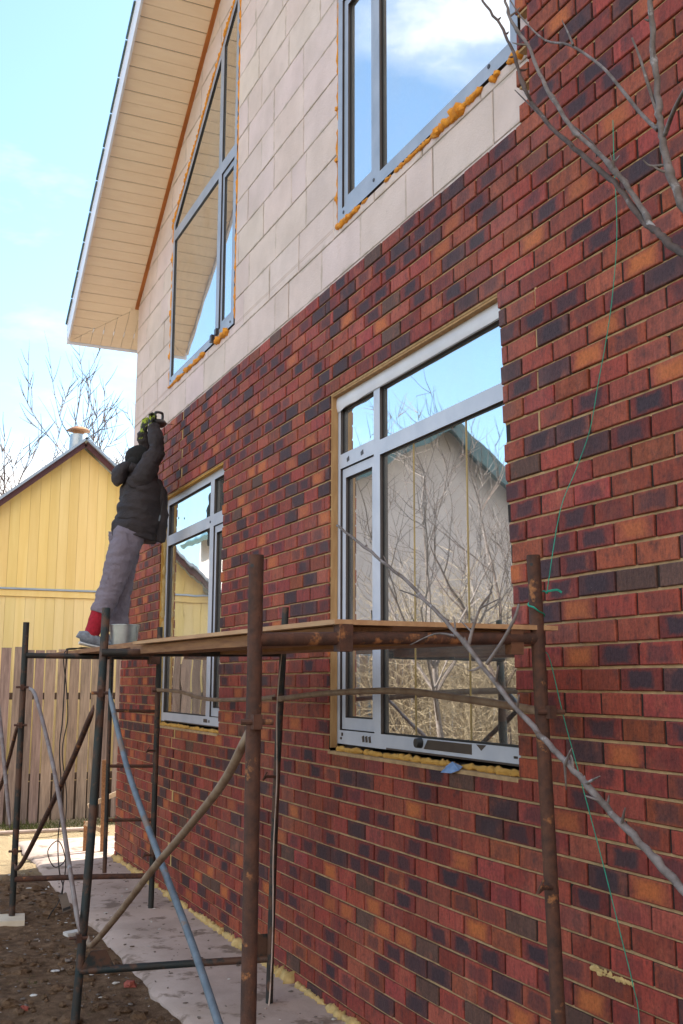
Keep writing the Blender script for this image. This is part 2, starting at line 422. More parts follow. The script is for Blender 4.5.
def lay(i, z0, z1, ymax, holes, seamy=None):
    for p in diffs([rect(YS+.01, ymax-.012, z0+.0005, z1-.0005)], holes): hj.poly(p, .0090+R.uniform(-.002,.002), .05)
    y = 2.975 - (0 if i % 2 else BL/2) - 30*BL
    jig = R.uniform(-.004,.004)
    while y < ymax:
        a = y+.0066+R.uniform(-.0012,.0012)+jig; b = y+BL-.0066+R.uniform(-.0012,.0012)+jig; y += BL
        a = max(a, YS); b = min(b, ymax+R.uniform(-.008,.0))
        if b-a < .02: continue
        dz = R.uniform(-.0012,.0012)
        pieces = diffs([rect(a, b, z0+dz, z1+dz)], holes)
        if seamy: pieces = diffs(pieces, [rect(seamy-.016, seamy+.016, z0-.01, z1+.01)])
        for p in pieces:
            if max(q[0] for q in p)-min(q[0] for q in p) < .03 or max(q[1] for q in p)-min(q[1] for q in p) < .02: continue
            if R.random() < .16:     # chipped corner
                q_ = R.choice(((1,1),(1,-1),(-1,1),(-1,-1))); k_ = R.uniform(.005,.013)
                cy_ = max(a_[0] for a_ in p) if q_[0] > 0 else -min(a_[0] for a_ in p); cz_ = max(a_[1] for a_ in p) if q_[1] > 0 else -min(a_[1] for a_ in p)
                p = clip(p, q_[0], q_[1]*R.uniform(.6,1.2), cy_+cz_-k_) if q_[1] == 99 else clip(p, q_[0], q_[1], cy_+cz_-k_)
            if len(p) == 4: p = [(a_[0]+R.uniform(-.0016,.0016), a_[1]+R.uniform(-.0014,.0014)) for a_ in p]
            c, d = brick_col()
            xo = R.uniform(-.003,.0022)
            bk.poly(p, xo, .05, .0034, tint=c, dk=d, uvbox=(a, b, z0, z1))
for i in range(ncourse):
    z1 = TOP-i*CH; z0 = z1-BH
    if z1 < .02: break
    z0 = max(z0, -.03)
    e1 = R.uniform(-.010,.006); e2 = R.uniform(-.012,.004); e3 = R.uniform(-.008,.012)
    hs = [[(O1[0][0]+e1,O1[0][1]),O1[1],O1[2],(O1[3][0]+e1,O1[3][1])], rect(O2[0][0]+e1, O2[1][0]+e3, O2[0][1], O2[2][1])]
    s = seam(i) if (z0 > 3.40 or z1 < 1.36) else None
    lay(i, z0, z1, YE, hs, s)
    if s:
        xs_ = .008+R.uniform(-.006,.004)
        tj = sm if z0 > 2 else sm2
        tj.poly(rect(s-.0165, s+.0165, z0-CH+BH, z1), xs_, .05, .004)
        tj.poly(rect(8.785, 8.89, z0-CH+BH-.001, z0+.001), .0075, .05)
    for p in diffs([rect(YS+.004, YE-.004, z0-(CH-BH)-.001, z0+.001)], [O1, O2]):
        bed.poly(p, .0108, .05)
for i in range(-70, 0):   # noqa            # the part carried on up beside the upper window
    z1 = TOP-i*CH; z0 = z1-BH
    if z0 > ZR: break
    e = -.0 if i % 2 else -.085
    yl = YC-(z1-ZC)/SL
    if z1 > ZC: yb = max(YS, 2*RIDGE-yl)
    lay(i, z0, z1, JAMB+e+R.uniform(-.006,.006), [rect(-9, yb+.02, 0, 20)] if z1 > ZC else [])
    bed2.poly(rect((yb if z1 > ZC else YS)+.05, JAMB+e-.004, z0-(CH-BH)-.001, z0+.001), .0108, .05)
    bed2.poly(rect((yb if z1 > ZC else YS)+.06, JAMB+e-.05, z0-.002, z1+.002), .04, .05)
hj.build('raked_joints', M_joint, house)
for zz in (3.321, 3.14, 2.956, 2.788):
    pm = MB(); pm.poly(rect(3.404+R.uniform(-.002,.002), 3.412, zz-.040, zz+.038), -.001, .05, .002); pm.build('pale_pointing', M_mortar, house)
pm = MB(); rq = random.Random(3)
for k_ in range(34):
    t_ = k_/33; pm.blob((-.002, 3.19-.23*t_+rq.uniform(-.008,.008), .742+rq.uniform(-.012,.010)*(1-t_)), (.004, rq.uniform(.006,.013), rq.uniform(.003,.009)), 0, 7, 5, .3, rq)
pm.build('mortar_splash', M_foamp, house)
facing = bk.build('brick_facing', M_brick, house, attrs=True)
bed.build('bed_joints', M_mortar, house); bed2.build('bed_joints', M_mortar, house); sm2.build('toothed_joint', M_foamp, house)
sm.build('toothed_joint', M_foamp, house)
bb = MB()
for p in diffs([rect(YS+.01, YE-.01, -.05, TOP-.01)], [O1, O2]): bb.poly(p, .0128, .052)
p = [(YS+.05, TOP-.01), (JAMB-.11, TOP-.01), (JAMB-.11, 9.7), (2.4, 9.0), (YS+.05, soff(YS+.05))]
bb.poly(p, .0128, .052)
bb.build('raked_joints', M_joint, house)
# --- blocks
bl = MB(); rnd = random.Random(3)
gable = [(YS, 3.3), (YC, 3.3), (YC, ZC), (RIDGE, ZR), (YS, soff(YS))]
holes = [W3, W4]
grow = lambda p, d: inset(p, -d)
def goff(pl, d):
    cy = sum(q[0] for q in pl)/len(pl); cz = sum(q[1] for q in pl)/len(pl)
    return [(q[0]+(d if q[0] > cy else -d), q[1]+(d if q[1] > cz else -d)) for q in pl]
HB = [goff(W3, .012), goff(W4, .012), goff(O1, .005), goff(O2, .005)]
k = 0; z = 4.475-.275*16
shifts = {}
while z < ZR:
    sh = [0.0, .29, .13, .42, .22, .36][k % 6]+rnd.uniform(-.03,.03)
    if abs(z-4.475) < .01: sh = .52
    if abs(z-4.2) < .01: sh = .445
    y = YS-sh
    while y < YC:
        L = .575 if rnd.random() > .12 else rnd.uniform(.2,.4)
        g = .0032 if rnd.random() > .28 else rnd.uniform(.006,.016)
        pl = rect(max(y+g, YS), min(y+L-g*.5, YC), z+.0026, z+.275-.0026); y += L
        ub = (y-L, y, z, z+.275)
        if area(pl) <= .001: continue
        pl = [clip(clip(pl, SL, 1, ZC+SL*YC), -SL, 1, ZC+SL*(YC-2*RIDGE))]
        pl = [q for q in pl if q]
        kk = rnd.uniform(.95,1.03); t = (kk, kk*rnd.uniform(.975,1.01), kk*rnd.uniform(.96,1.02))
        xo = rnd.uniform(-.0015,.0015)
        if rnd.random() < .7: pl = [[(a_[0]+rnd.uniform(-.0022,.0022), a_[1]+rnd.uniform(-.0022,.0022)) for a_ in q] if len(q) == 4 else q for q in pl]
        for q in diffs(pl, HB): bl.poly(q, .06+xo, .115, .0025, tint=t, uvbox=ub)
    z += .275; k += 1
bl.build('block_wall', M_block, house, attrs=True)
ad = MB()
for q in diffs([gable], HB): ad.poly(q, .0655, .30)
for q in diffs([rect(YS, YC, -.05, 3.3)], [goff(O1,.005), goff(O2,.005)]): ad.poly(q, .0655, .30)
ad.build('wall_core', M_adh, house)
# cracks / gaps at some vertical joints
# --- other walls, floors
ow = MB()
ow.box((.31, YC-.25, -.05), (9.2, YC, ZC)); ow.box((.31, YS, -.05), (9.2, YS+.25, ZC))
ow.box((9.0, YS+.26, -.05), (9.25, YC-.26, ZC+3))
ow.build('side_wall', M_block, house, attrs=True)
iw = MB()
iw.box((.32, YS+.26, 3.75), (8.9, YC-.26, 3.98)); iw.box((.32, YS+.26, -.02), (8.9, YC-.26, .12))
iw.box((3.2, YS+.3, .13), (3.35, YC-.3, 3.74)); iw.box((3.2, YS+.3, 3.99), (3.35, YC-.3, 6.5)); iw.box((.4, 6.5, .13), (3.19, 6.62, 3.74)); iw.box((.4, 6.5, 3.99), (3.19, 6.62, 6.5))
iw.build('inner_wall', M_plaster, house)
# --- verge soffit with its mitred eave return
XO = -.60; YEV = 11.44
so = MB(); mid = MB()
def sof_piece(pl, gap=.004, th=.012):
    """pl: polygon in (X, s) where s = Y; placed on the slope"""
    n = len(pl); b = len(so.v)
    for dz in (0, th):
        so.v += [(q[0], q[1], soff(q[1])+dz) for q in pl]
    so.face([b+i for i in range(n)]); so.face([b+n+i for i in range(n)][::-1])
    for i in range(n):
        j = (i+1) % n; so.face([b+i, b+n+i, b+n+j, b+j])
mit = ((.06, YC), (XO, YEV))
mn = (mit[1][1]-mit[0][1], -(mit[1][0]-mit[0][0])); mc = mn[0]*mit[0][0]+mn[1]*mit[0][1]
dy = .115*cos(math.atan(SL)); y = YEV; alt = 0
while y > RIDGE:
    g = .011 if alt % 2 else .006
    pl = [(XO+.005, max(y-dy+g, RIDGE)), (.058, max(y-dy+g, RIDGE)), (.058, y), (XO+.005, y)]
    q = clip(pl, mn[0], mn[1], mc-.003)
    if area(q) > 1e-4: sof_piece(q)
    y -= dy; alt += 1
x = XO+.005
while x < 1.2:
    pl = [(x, 10.5), (x+.111, 10.5), (x+.111, YEV-.005), (x, YEV-.005)]
    q = clip(pl, -mn[0], -mn[1], -(mc+.003))
    if x > -.06: q = [(x, YC+.01), (x+.111, YC+.01), (x+.111, YEV-.005), (x, YEV-.005)]
    if area(q) > 1e-4: sof_piece(q)
    x += .115
for s in range(40):  # far slope, plain
    y0 = RIDGE-s*.19; y1 = y0-.186
    if y1 < -2.9: break
    sof_piece([(XO+.005, y1), (.058, y1), (.058, y0), (XO+.005, y0)])
so.build('soffit', M_soffit, house)
bd = MB()
bd.obox((.045, YC+.02, soff(YC)-.012), (.045, RIDGE, ZR-.012), .03, .045, up=(1,0,0))
tr = bd.build('soffit_trim', M_trim, house)
fa = MB()
nu = V((0, SL, 1)).normalized()
for ya, yb in ((YEV, RIDGE), (-2.84, RIDGE)):
    a = V((XO-.012, ya, soff(ya)+.105)); b = V((XO-.012, yb, soff(yb)+.105))
    fa.obox(a, b, .02, .25, up=(0,0,1))
fa.obox((XO-.022, YEV+.01, soff(YEV)+.06), (9.8, YEV+.01, soff(YEV)+.06), .018, .17)
fa.build('fascia_board', M_fascia, house)
rf = MB()
for ya, yb in ((YEV+.06, RIDGE), (-2.9, RIDGE)):
    L = abs(ya-yb); n = int(L/.3)
    for i in range(n):
        y0 = ya+(yb-ya)*i/n; y1 = ya+(yb-ya)*(i+1)/n
        a = (4.58, y0, soff(y0)+.262); b = (4.58, y1, soff(y1)+.242)
        rf.obox(a, b, 10.44, .022)
rf.build('roof', M_roof, house)

# --- windows
def bead(mb, pts, r, step=.035, jit=.45, n=7, rnd=None, flat=None):
    rnd = rnd or R
    P = [V(p) for p in pts]; out = []
    for a, b in zip(P, P[1:]):
        m = max(1, int((b-a).length/step))
        out += [a.lerp(b, i/m) for i in range(m)]
    out.append(P[-1])
    out = [p+V((rnd.uniform(-.2,.2),rnd.uniform(-.25,.25),rnd.uniform(-.25,.25)))*r for p in out]
    rr = [r*(1+jit*rnd.uniform(-1,1.2)) for _ in out]; rr[0] *= .4; rr[-1] *= .4
    mb.tube(out, rr, n, jit=.22, rnd=rnd)
FX = .054
def window(outer, panes, sashes, name='window', film=None, rec=.024):
    film = film or M_film
    """panes: list of polygons (glass openings); sashes: (outer rect, inner rect)"""
    f = MB()
    ops = panes+[s[0] for s in sashes]
    for q in diffs([outer], ops): f.poly(q, FX, FX+.075, 0, 0, 1)
    for p in panes:       # dark gasket lip around each pane
        for q in diffs([p], [inset(p, .009)]): f.poly(q, FX+rec-.006, FX+rec+.007, 0, 2, 2)
    w = f.build(name, [film, M_brown, M_gasket], house)
    for so_, si in sashes:
        s = MB()
        for q in diffs([inset(so_, .006)], [si]): s.poly(q, FX+.012, FX+.08, 0, 0, 1)
        for q in diffs([si], [inset(si, .008)]): s.poly(q, FX+rec+.0045, FX+rec+.017, 0, 2, 2)
        s.build('sash', [film, M_brown, M_gasket], w)
    for p, gx in [(p_, rec) for p_ in panes]+[(s[1], rec+.011) for s in sashes]:
        g = MB(); g.poly(p, FX+gx, FX+gx+.024, 0, back=True)
        g.build('pane', M_glass, w)
    return w
# big lower window
w1 = window(W1, [rect(3.62, 4.964, 3.05, 3.345), rect(3.62, 4.964, 1.475, 2.968), rect(5.04, 5.485, 3.07, 3.345)],
            [(rect(5.04, 5.485, 1.475, 2.985), rect(5.085, 5.435, 1.545, 2.925))])
w2 = window(W2, [rect(8.07, 9.365, 3.08, 3.365), rect(8.07, 9.365, 1.475, 2.985), rect(7.62, 7.968, 3.08, 3.365)],
            [(rect(7.62, 7.968, 1.475, 2.985), rect(7.665, 7.92, 1.545, 2.925))])
w3 = window(W3, [rect(3.62, 4.954, 4.62, 7.03), rect(5.03, 5.475, 6.12, 7.03)],
            [(rect(5.03, 5.475, 4.62, 6.03), rect(5.085, 5.415, 4.685, 5.97))], film=M_film2)
def zt(y): return 6.21+(9.515-y)*.6958
w4 = window(W4, [rect(8.055, 9.455, 4.63, 6.02), [(8.055, 6.125), (9.455, 6.125), (9.455, zt(9.455)-.075), (8.055, zt(8.055)-.075)],
                 [(7.628, 6.125), (7.965, 6.125), (7.965, zt(7.965)-.075), (7.628, zt(7.628)-.075)]],
            [(rect(7.628, 7.965, 4.63, 6.02), rect(7.68, 7.915, 4.69, 5.965))], film=M_film2, rec=.013)
rf_ = random.Random(5)
# foam round the upper windows
fm = MB()
bead(fm, [(.062, 5.556, 4.5), (.062, 5.556, 7.1)], .007, jit=.9, rnd=rf_)
for a, b, r in ((5.56, 5.22, .020), (5.20, 5.12, .010), (4.90, 4.82, .012), (4.78, 4.36, .013), (4.36, 4.10, .024), (4.14, 4.02, .034), (4.02, 3.86, .020), (3.80, 3.72, .022), (3.64, 3.50, .026)):
    for q in range(3): bead(fm, [(.056, a-.01*q, 4.531-r*(.15+.45*q*rf_.random())), (.056, b+.012*q, 4.531-r*(.15+.45*q*rf_.random()))], r*.62, .016, .6, 9, rf_)
for zz in (5.33, 4.98, 4.72): fm.blob((.055, 5.562, zz), (.015,.017,.018), 0, 8, 6, .25, rf_)
fm.build('foam_seal', M_foam, w3, smooth=50)
fm = MB()
bead(fm, [(.06, 9.525, 4.54), (.06, 9.525, 6.22)], .009, jit=.7, rnd=rf_)
for q in range(2): bead(fm, [(.056, 9.525, 6.23+.012*q), (.056, 7.56, zt(7.56)+.012+.009*q)], .011, .018, .8, 8, rf_)
bead(fm, [(.06, 7.556, 4.6), (.06, 7.556, 7.55)], .008, jit=.8, rnd=rf_)
bead(fm, [(.055, 9.52, 4.545), (.055, 8.35, 4.545)], .016, jit=.7, rnd=rf_)
bead(fm, [(.052, 8.05, 4.540), (.052, 7.70, 4.540)], .022, jit=.7, rnd=rf_)
for zz in (6.2, 5.85, 5.3, 4.86): fm.blob((.055, 9.535, zz), (.018,.022,.03), 0, 8, 6, .25, rf_)
fm.build('foam_seal', M_foam, w4, smooth=50)
# lower windows: timber liner at the far jamb and head, foam on the sill
def lower_trim(w, O, lin, fy, topseg):
    y0, y1, z0, z1 = O[0][0], O[1][0], O[0][1], O[2][1]
    l = MB()
    l.poly(rect(y1-.012, y1+.02, z0+.02, z1-.0), .012, .052)
    l.poly(rect(topseg, y1-.014, z1-.012, z1+.01), .014, .052)
    l.build('jamb_liner', lin, w)
    f = MB()
    y = y1-.03
    while y > y0+.05:
        L = rf_.uniform(.18,.42); bead(f, [(.042, y, z0+.014), (.042, max(y-L, y0+.02), z0+.014)], .0145, .02, .4, 9, rf_); y -= L+rf_.uniform(.0,.03)
    f.build('foam_seal', M_foamy, w, smooth=50)
    s = MB(); s.box((-.004, y0+.006, z0-.012), (.05, y1-.006, z0+.004)); s.build('mortar_sill', M_mortar, w)
lower_trim(w1, O1, M_liner, 0, 3.68)
lower_trim(w2, O2, M_foamy, 0, 7.6)
f = MB(); bead(f, [(.045, 9.435, 1.5), (.045, 9.435, 3.42)], .018, .05, .6, 7, rf_)
f.build('jamb_foam', M_foamp, w2, smooth=50)
# torn protective film, screws and loose film on the big window
def mark(name, pl, m, w, th=.002):
    t = MB(); t.poly(pl, FX-th, FX, 0); t.build(name, m, w)
for pl in ([(4.06,1.425),(4.50,1.425),(4.46,1.470),(4.06,1.470)], [(3.98,1.447),(4.02,1.472),(3.94,1.472)], rect(3.64,4.9,1.400,1.409)): mark('torn_film', pl, M_brown, w1)
for pl in ([rect(yy,yy+.011,1.43,1.44) for yy in (3.70,3.715)]+[rect(5.44,5.46,1.444,1.462), rect(5.455,5.475,1.424,1.436)]
           +[[(yy,1.425),(yy+.022,1.422),(yy+.030,1.452),(yy+.006,1.458)] for yy in (5.16,5.12,5.08)]
           +[[(yy,3.015),(yy+.03,3.01),(yy+.034,3.03),(yy+.005,3.04)] for yy in (5.36,5.17)]): mark('fixing', pl, M_brown, w1, .003)
t = MB(); t.tube([(FX-.03, 4.53, 1.452), (FX+.002, 4.53, 1.452)], [.022,.026], 14); t.build('drain_cap', M_black, w1, smooth=40)
fl = MB(); rows = []
for i in range(26):
    y = 5.55-i*.075
    for j in range(5):
        q = j/4; droop = .05+.03*max(0, 1-i/6)*(.6+.4*sin(i*1.9))
        rows.append((FX-.006-.014*sin(q*pi)*(.5+.3*sin(i*2.3)*max(.2,1-i/9)), y, 3.428-q*(.055+droop*.5)+.004*sin(i*1.7+j)*max(.15,1-i/8)))
fl.v = rows
for i in range(25):
    for j in range(4): fl.face([i*5+j, i*5+j+1, i*5+j+6, i*5+j+5])
o = fl.build('loose_film', M_loose, w1, smooth=40)
g = MB()
for yy in (4.62, 4.10): g.box((FX+.020, yy-.0022, 1.477), (FX+.0232, yy+.0022, 2.966))
g.build('spacer_strip', M_strip, w1)
def stud(w_, yy, zz, m):
    t = MB(); t.tube([(FX-.004, yy, zz), (FX, yy, zz)], .011, 8); t.build('fixing', m, w_)
for w_, lst in ((w3, ((5.45,4.585),(5.03,4.60),(3.80,4.60))), (w4, ((9.47,4.60),(8.12,4.60),(7.65,4.60)))):
    for yy, zz in lst: stud(w_, yy, zz, M_brown)
for a_, b__ in (((FX-.03,8.06,4.56),(FX-.001,8.11,4.62)), ((FX-.025,7.95,4.59),(FX-.001,8.0,4.64))):
    t = MB(); t.box(a_, b__); t.build('anchor_plate', M_brown, w4)
for pl in (rect(8.02,8.12,1.428,1.455), rect(7.96,7.985,1.43,1.45), rect(7.60,9.3,1.40,1.408)): mark('torn_film', pl, M_brown, w2)
for yy, zz in ((9.02, 3.2), (8.06, 3.03)): stud(w2, yy, zz, M_black)
# foam bead at the foot of the wall
f = MB(); y = 10.9
while y > 1.2:
    L = rf_.uniform(.12,.45); bead(f, [(-.010, y, .006), (-.010, y-L, .006)], rf_.choice((.009,.014,.018,.023,.028)), .014, .8, 9, rf_); y -= L-rf_.choice((.03,.03,.02,-.05))
f.build('footing_foam', M_foamp, house, smooth=180)

# ------------------------------------------------------------------ ground
def frange(a, b, s):
    o = []; x = a
    while x < b: o.append(x); x += s
    return o
gx = [-400,-200,-100,-60,-40,-28,-20,-15,-11,-8,-6]+frange(-4.6, -.3, .055)+[-.1,.4,1,2,4,7,12,20,40,80,160,400]
gy = [-400,-200,-100,-50,-25,-12,-6,-3,-1]+frange(.4, 13.0, .075)+frange(13.0, 18, .3)+[20,24,30,40,60,100,200,400]
g = MB()
for y in gy:
    for x in gx:
        h = -.030
        if -4.7 < x < -.2 and .3 < y < 18:
            a = min(1, (x+4.7)/.8, (y-.3)/.8)
            h += a*(.030*NZ.noise(V((x*1.3, y*1.3, 0)))+.022*NZ.noise(V((x*4.1, y*4.1, 3)))+.014*NZ.noise(V((x*11, y*11, 7))))
            if x > -.72: h = min(h, -.07)
        if x > .2 and -2.2 < y < 10.8: h = -.12
        g.v.append((x, y, h))
nx = len(gx)
for j in range(len(gy)-1):
    for i in range(nx-1): g.face([j*nx+i, j*nx+i+1, (j+1)*nx+i+1, (j+1)*nx+i])
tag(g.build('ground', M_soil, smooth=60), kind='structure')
s = MB(); rs = random.Random(11)
L = []; y = -3.0
while y <= 12.4:
    e = -.79+.05*NZ.noise(V((y*1.7, 0, 5)))+.018*NZ.noise(V((y*7, 2, 5)))
    L.append((e, y)); y += .09
n = len(L)
for e, y in L:
    zr = .004*NZ.noise(V((y*2, 1, 1)))
    s.v += [(e, y, -.16), (e+.004, y, -.022+zr), (e+.035, y, -.002+zr), (e+.3, y, .001), (.0, y, .0), (1.6 if y > 11 else .06, y, .0), (1.6 if y > 11 else .06, y, -.16)]
for i in range(n-1):
    for k in range(6): s.face([i*7+k, i*7+k+1, i*7+k+8, i*7+k+7])
s.face([k for k in range(7)]); s.face([(n-1)*7+k for k in range(7)][::-1])
tag(s.build('path', M_slab, smooth=35), kind='structure')

# ------------------------------------------------------------------ scaffold
scaf = empty('scaffold', (-.8, 5.8, 0), 'rusty tubular steel scaffold with cross braces along the brick wall', 'scaffold')
def post(p, q, r, m, collar=True, bend=None):
    b = MB(); p = V(p); q = V(q); k = 24
    pts = [p.lerp(q, i/k) for i in range(k+1)]
    if bend: pts = [c+V(bend)*sin(pi*i/k) for i, c in enumerate(pts)]
    b.tube(pts, [r*(1+.012*sin(i*2.1)) for i in range(k+1)], 14)
    top = pts[-1]
    o = b.build('post', m, scaf, smooth=40)
    h = MB(); d = .035
    h.tube([top+V((-r*.74,-r*.55,-d)), top+V((-r*.8,-r*.62,-d))], .006, 8)
    h.build('pin_hole', M_gasket, o)
    return o
F0, F1, F2 = 3.05, 5.72, 8.42
pf = post((-1.335, 3.05, -.03), (-1.332, 3.05, 2.13), .0235, M_rust)
pg = post((-.225, 3.05, 0), (-.295, 3.05, 2.185), .0245, M_rust)
pb = post((-1.295, 5.86, -.05), (-1.215, 5.86, 2.15), .0235, M_teal, bend=(.012,0,0))
pe = post((-.27, 5.70, .0), (-.20, 5.70, 2.175), .020, M_green, bend=(-.012,0,0))
pa = post((-1.285, 8.53, -.03), (-1.29, 8.53, 2.205), .024, M_green)
pc = post((-.26, 8.37, 0), (-.255, 8.37, 2.185), .0225, M_green)
def part(name, m, fn, par=None, sm_=40):
    b = MB(); fn(b); return b.build(name, m, par or scaf, smooth=sm_)
def pipe(b, pts, r, n=12, sub=8, flat=True):
    """bent pipe with flattened ends"""
    P = [V(p) for p in pts]; out = []
    if len(P) > 2:
        for i in range(len(P)-1):
            p0 = P[max(i-1,0)]; p1 = P[i]; p2 = P[i+1]; p3 = P[min(i+2,len(P)-1)]
            for k in range(sub):
                t = k/sub
                out.append(.5*((2*p1)+(p2-p0)*t+(2*p0-5*p1+4*p2-p3)*t*t+(3*p1-p0-3*p2+p3)*t**3))
        out.append(P[-1])
    else: out = [P[0].lerp(P[1], i/12) for i in range(13)]
    m = len(out); ell = []
    for i in range(m):
        L = min((out[i]-out[0]).length, (out[i]-out[-1]).length)
        q = min(1, L/.09) if flat else 1
        ell.append((r*(1.35-.35*q), r*(.28+.72*q)))
    b.tube(out, r, n, ell=ell, ref=(0,.2,1) if abs((out[-1]-out[0]).normalized().z) < .8 else (0,1,0))
# top ledgers, bottom bars
part('ledger', M_rust, lambda b: b.tube([(-1.33,3.05,1.868),(-.9,3.05,1.882),(-.27,3.05,1.892)], .021, 12))
part('ledger', M_green, lambda b: b.tube([(-1.235,5.84,1.90),(-.21,5.72,1.91)], .022, 12))
part('ledger', M_green, lambda b: b.tube([(-1.28,8.52,1.945),(-.26,8.38,1.94)], .022, 12))
part('bracket', M_brownboard, lambda b: b.box((-.405,3.035,1.835),(-.355,3.075,1.93)))
part('bracket', M_rust, lambda b: b.box((-1.058,3.02,1.835),(-1.012,3.07,1.922)))
part('bracket', M_rust, lambda b: b.box((-.34,8.30,1.885),(-.265,8.42,1.975)))
part('base_bar', M_teal, lambda b: b.tube([(-1.285,5.85,.235),(-.7,5.79,.228),(-.272,5.71,.228)], .020, 12))
part('base_bar', M_rust, lambda b: b.tube([(-1.28,8.52,.262),(-.8,8.46,.256),(-.27,8.38,.24)], .021, 12))
part('gusset', M_teal, lambda b: b.obox((-1.19,5.835,.225),(-1.19,5.835,.335),.20,.008,up=(0,1,0),w2=.08), sm_=20)
part('gusset', M_green, lambda b: b.obox((-.325,5.718,.21),(-.325,5.718,.36),.11,.008,up=(0,1,0),w2=.09), sm_=20)
# ladder of the far frame
part('ladder_post', M_green, lambda b: b.tube([(-.622,8.42,.28),(-.626,8.42,1.2),(-.63,8.42,1.94)], .0165, 10))
for zz in (.67, 1.083, 1.513): part('rung', M_rust, lambda b: b.tube([(-.615,8.42,zz+.004),(-.25,8.38,zz-.004)], .013, 8))
# braces on the outer side
XB = -1.31
part('brace', M_tanp, lambda b: pipe(b, [(-1.275,5.68,.43),(-1.32,5.371,.474),(-1.33,4.845,.70),(-1.33,4.217,1.005),(-1.33,3.711,1.235),(-1.33,3.323,1.425),(-1.335,3.07,1.60)], .0148))
part('brace', M_bluep, lambda b: pipe(b, [(-1.200,5.773,1.690),(-1.225,5.161,1.322),(-1.25,4.443,1.028),(-1.275,3.861,.818),(-1.30,3.442,.656),(-1.32,3.07,.50)], .0142))
part('brace', M_gbr, lambda b: pipe(b, [(-1.275,8.30,1.69),(-1.30,7.72,1.62),(-1.31,6.733,1.173),(-1.31,6.095,.71),(-1.31,5.75,.45)], .0135))
part('brace', M_rust, lambda b: pipe(b, [(XB+.02,8.48,.36),(XB+.02,8.059,.46),(XB+.02,6.547,1.158),(XB+.02,5.72,1.60)], .016))
part('brace', M_gbr, lambda b: pipe(b, [(XB-.02,10.9,2.0),(XB-.02,9.828,1.581),(XB-.02,8.56,.65)], .0165))
part('brace', M_rust, lambda b: pipe(b, [(XB,11.0,.33),(XB,9.477,.851),(XB,8.56,1.412)], .015))
post((-1.42, 11.0, -.03), (-1.42, 11.0, 2.15), .0235, M_green)
# bowed rails on the wall side
part('rail', M_tanp, lambda b: pipe(b, [(-.27,8.37,1.68),(-.27,7.7,1.672),(-.27,6.986,1.627),(-.27,6.2,1.635),(-.25,5.72,1.655)], .0135))
part('rail', M_tanp, lambda b: pipe(b, [(-.25,5.69,1.645),(-.25,4.934,1.687),(-.25,4.162,1.703),(-.25,3.723,1.682),(-.25,3.275,1.655),(-.25,3.05,1.635)], .0150))
for p in ((-1.30,8.53,1.70),(-1.30,8.53,1.41),(-1.24,5.84,1.68),(-1.31,5.80,.42),(-1.335,3.05,1.62),(-.262,8.37,1.67),(-.24,5.70,1.65),(-.265,3.05,1.64),(-1.29,8.53,.47)):
    def fn(b):
        b.tube([(p[0]-.045,p[1]-.02,p[2]),(p[0]+.05,p[1]-.045,p[2])], .009, 8); b.box((p[0]-.014,p[1]-.048,p[2]-.022),(p[0]+.014,p[1]-.018,p[2]+.022))
    part('clamp', M_rust, fn)
for p, m in (((-.25,3.05,1.06),1),((-.252,5.70,1.21),1),((-.26,8.37,1.20),1),((-.26,8.37,.40),1)):
    part('hook_pin', M_rust, lambda b: b.tube([(p[0],p[1]-.01,p[2]),(p[0]-.06,p[1]-.03,p[2]+.005),(p[0]-.085,p[1]-.03,p[2]-.012),(p[0]-.06,p[1]-.03,p[2]+.03)], [.009,.008,.007,.004], 8))

# ------------------------------------------------------------------ decking and loose things
def plank(name, pts, w, th, m, label, bow=0, cat='plank', grp=None):
    """pts two centre points, top surface z"""
    p, q = V(pts[0]), V(pts[1]); b = MB(); k = 14; d = (q-p).normalized(); sd = V((d.y,-d.x,0)).normalized()
    rr = random.Random(len(label))
    for i in range(k+1):
        c = p.lerp(q, i/k)+V((0,0,-bow*sin(pi*i/k)))
        e = rr.uniform(-.003,.003)
        for a, z in ((-w/2+e,0),(w/2+e,0),(w/2+e,-th),(-w/2+e,-th)): b.v.append(tuple(c+sd*a+V((0,0,z))))
    for i in range(k):
        for j in range(4): b.face([i*4+j, i*4+(j+1)%4, (i+1)*4+(j+1)%4, (i+1)*4+j])
    b.face([0,1,2,3]); b.face([k*4+j for j in range(4)][::-1])
    return tag(b.build(name, m, loc=p-V((0,0,th))), label, cat, grp)
plank('plywood_sheet', ((-.645,3.03,1.937),(-.645,5.78,1.962)), .86, .016, M_ply, 'wide thin plywood sheet decking the near scaffold bay below the big window', bow=.0, cat='plywood')
plank('scaffold_plank', ((-.93,3.10,1.919),(-.93,6.05,1.944)), .20, .045, M_oldwood, 'thick weathered plank under the outer edge of the plywood sheet', bow=.0)
plank('scaffold_plank', ((-.47,3.10,1.919),(-.47,6.02,1.944)), .22, .045, M_oldwood, 'thick weathered plank under the wall side of the plywood sheet', bow=.0)
plank('scaffold_plank', ((-.79,5.55,1.985),(-.76,10.6,2.004)), .24, .032, M_oldwood, 'outer long plank under the right foot of the worker', bow=.0)
plank('scaffold_plank', ((-.52,5.58,1.987),(-.49,10.4,2.004)), .24, .032, M_oldwood, 'inner long plank carrying the metal bucket', bow=.0)
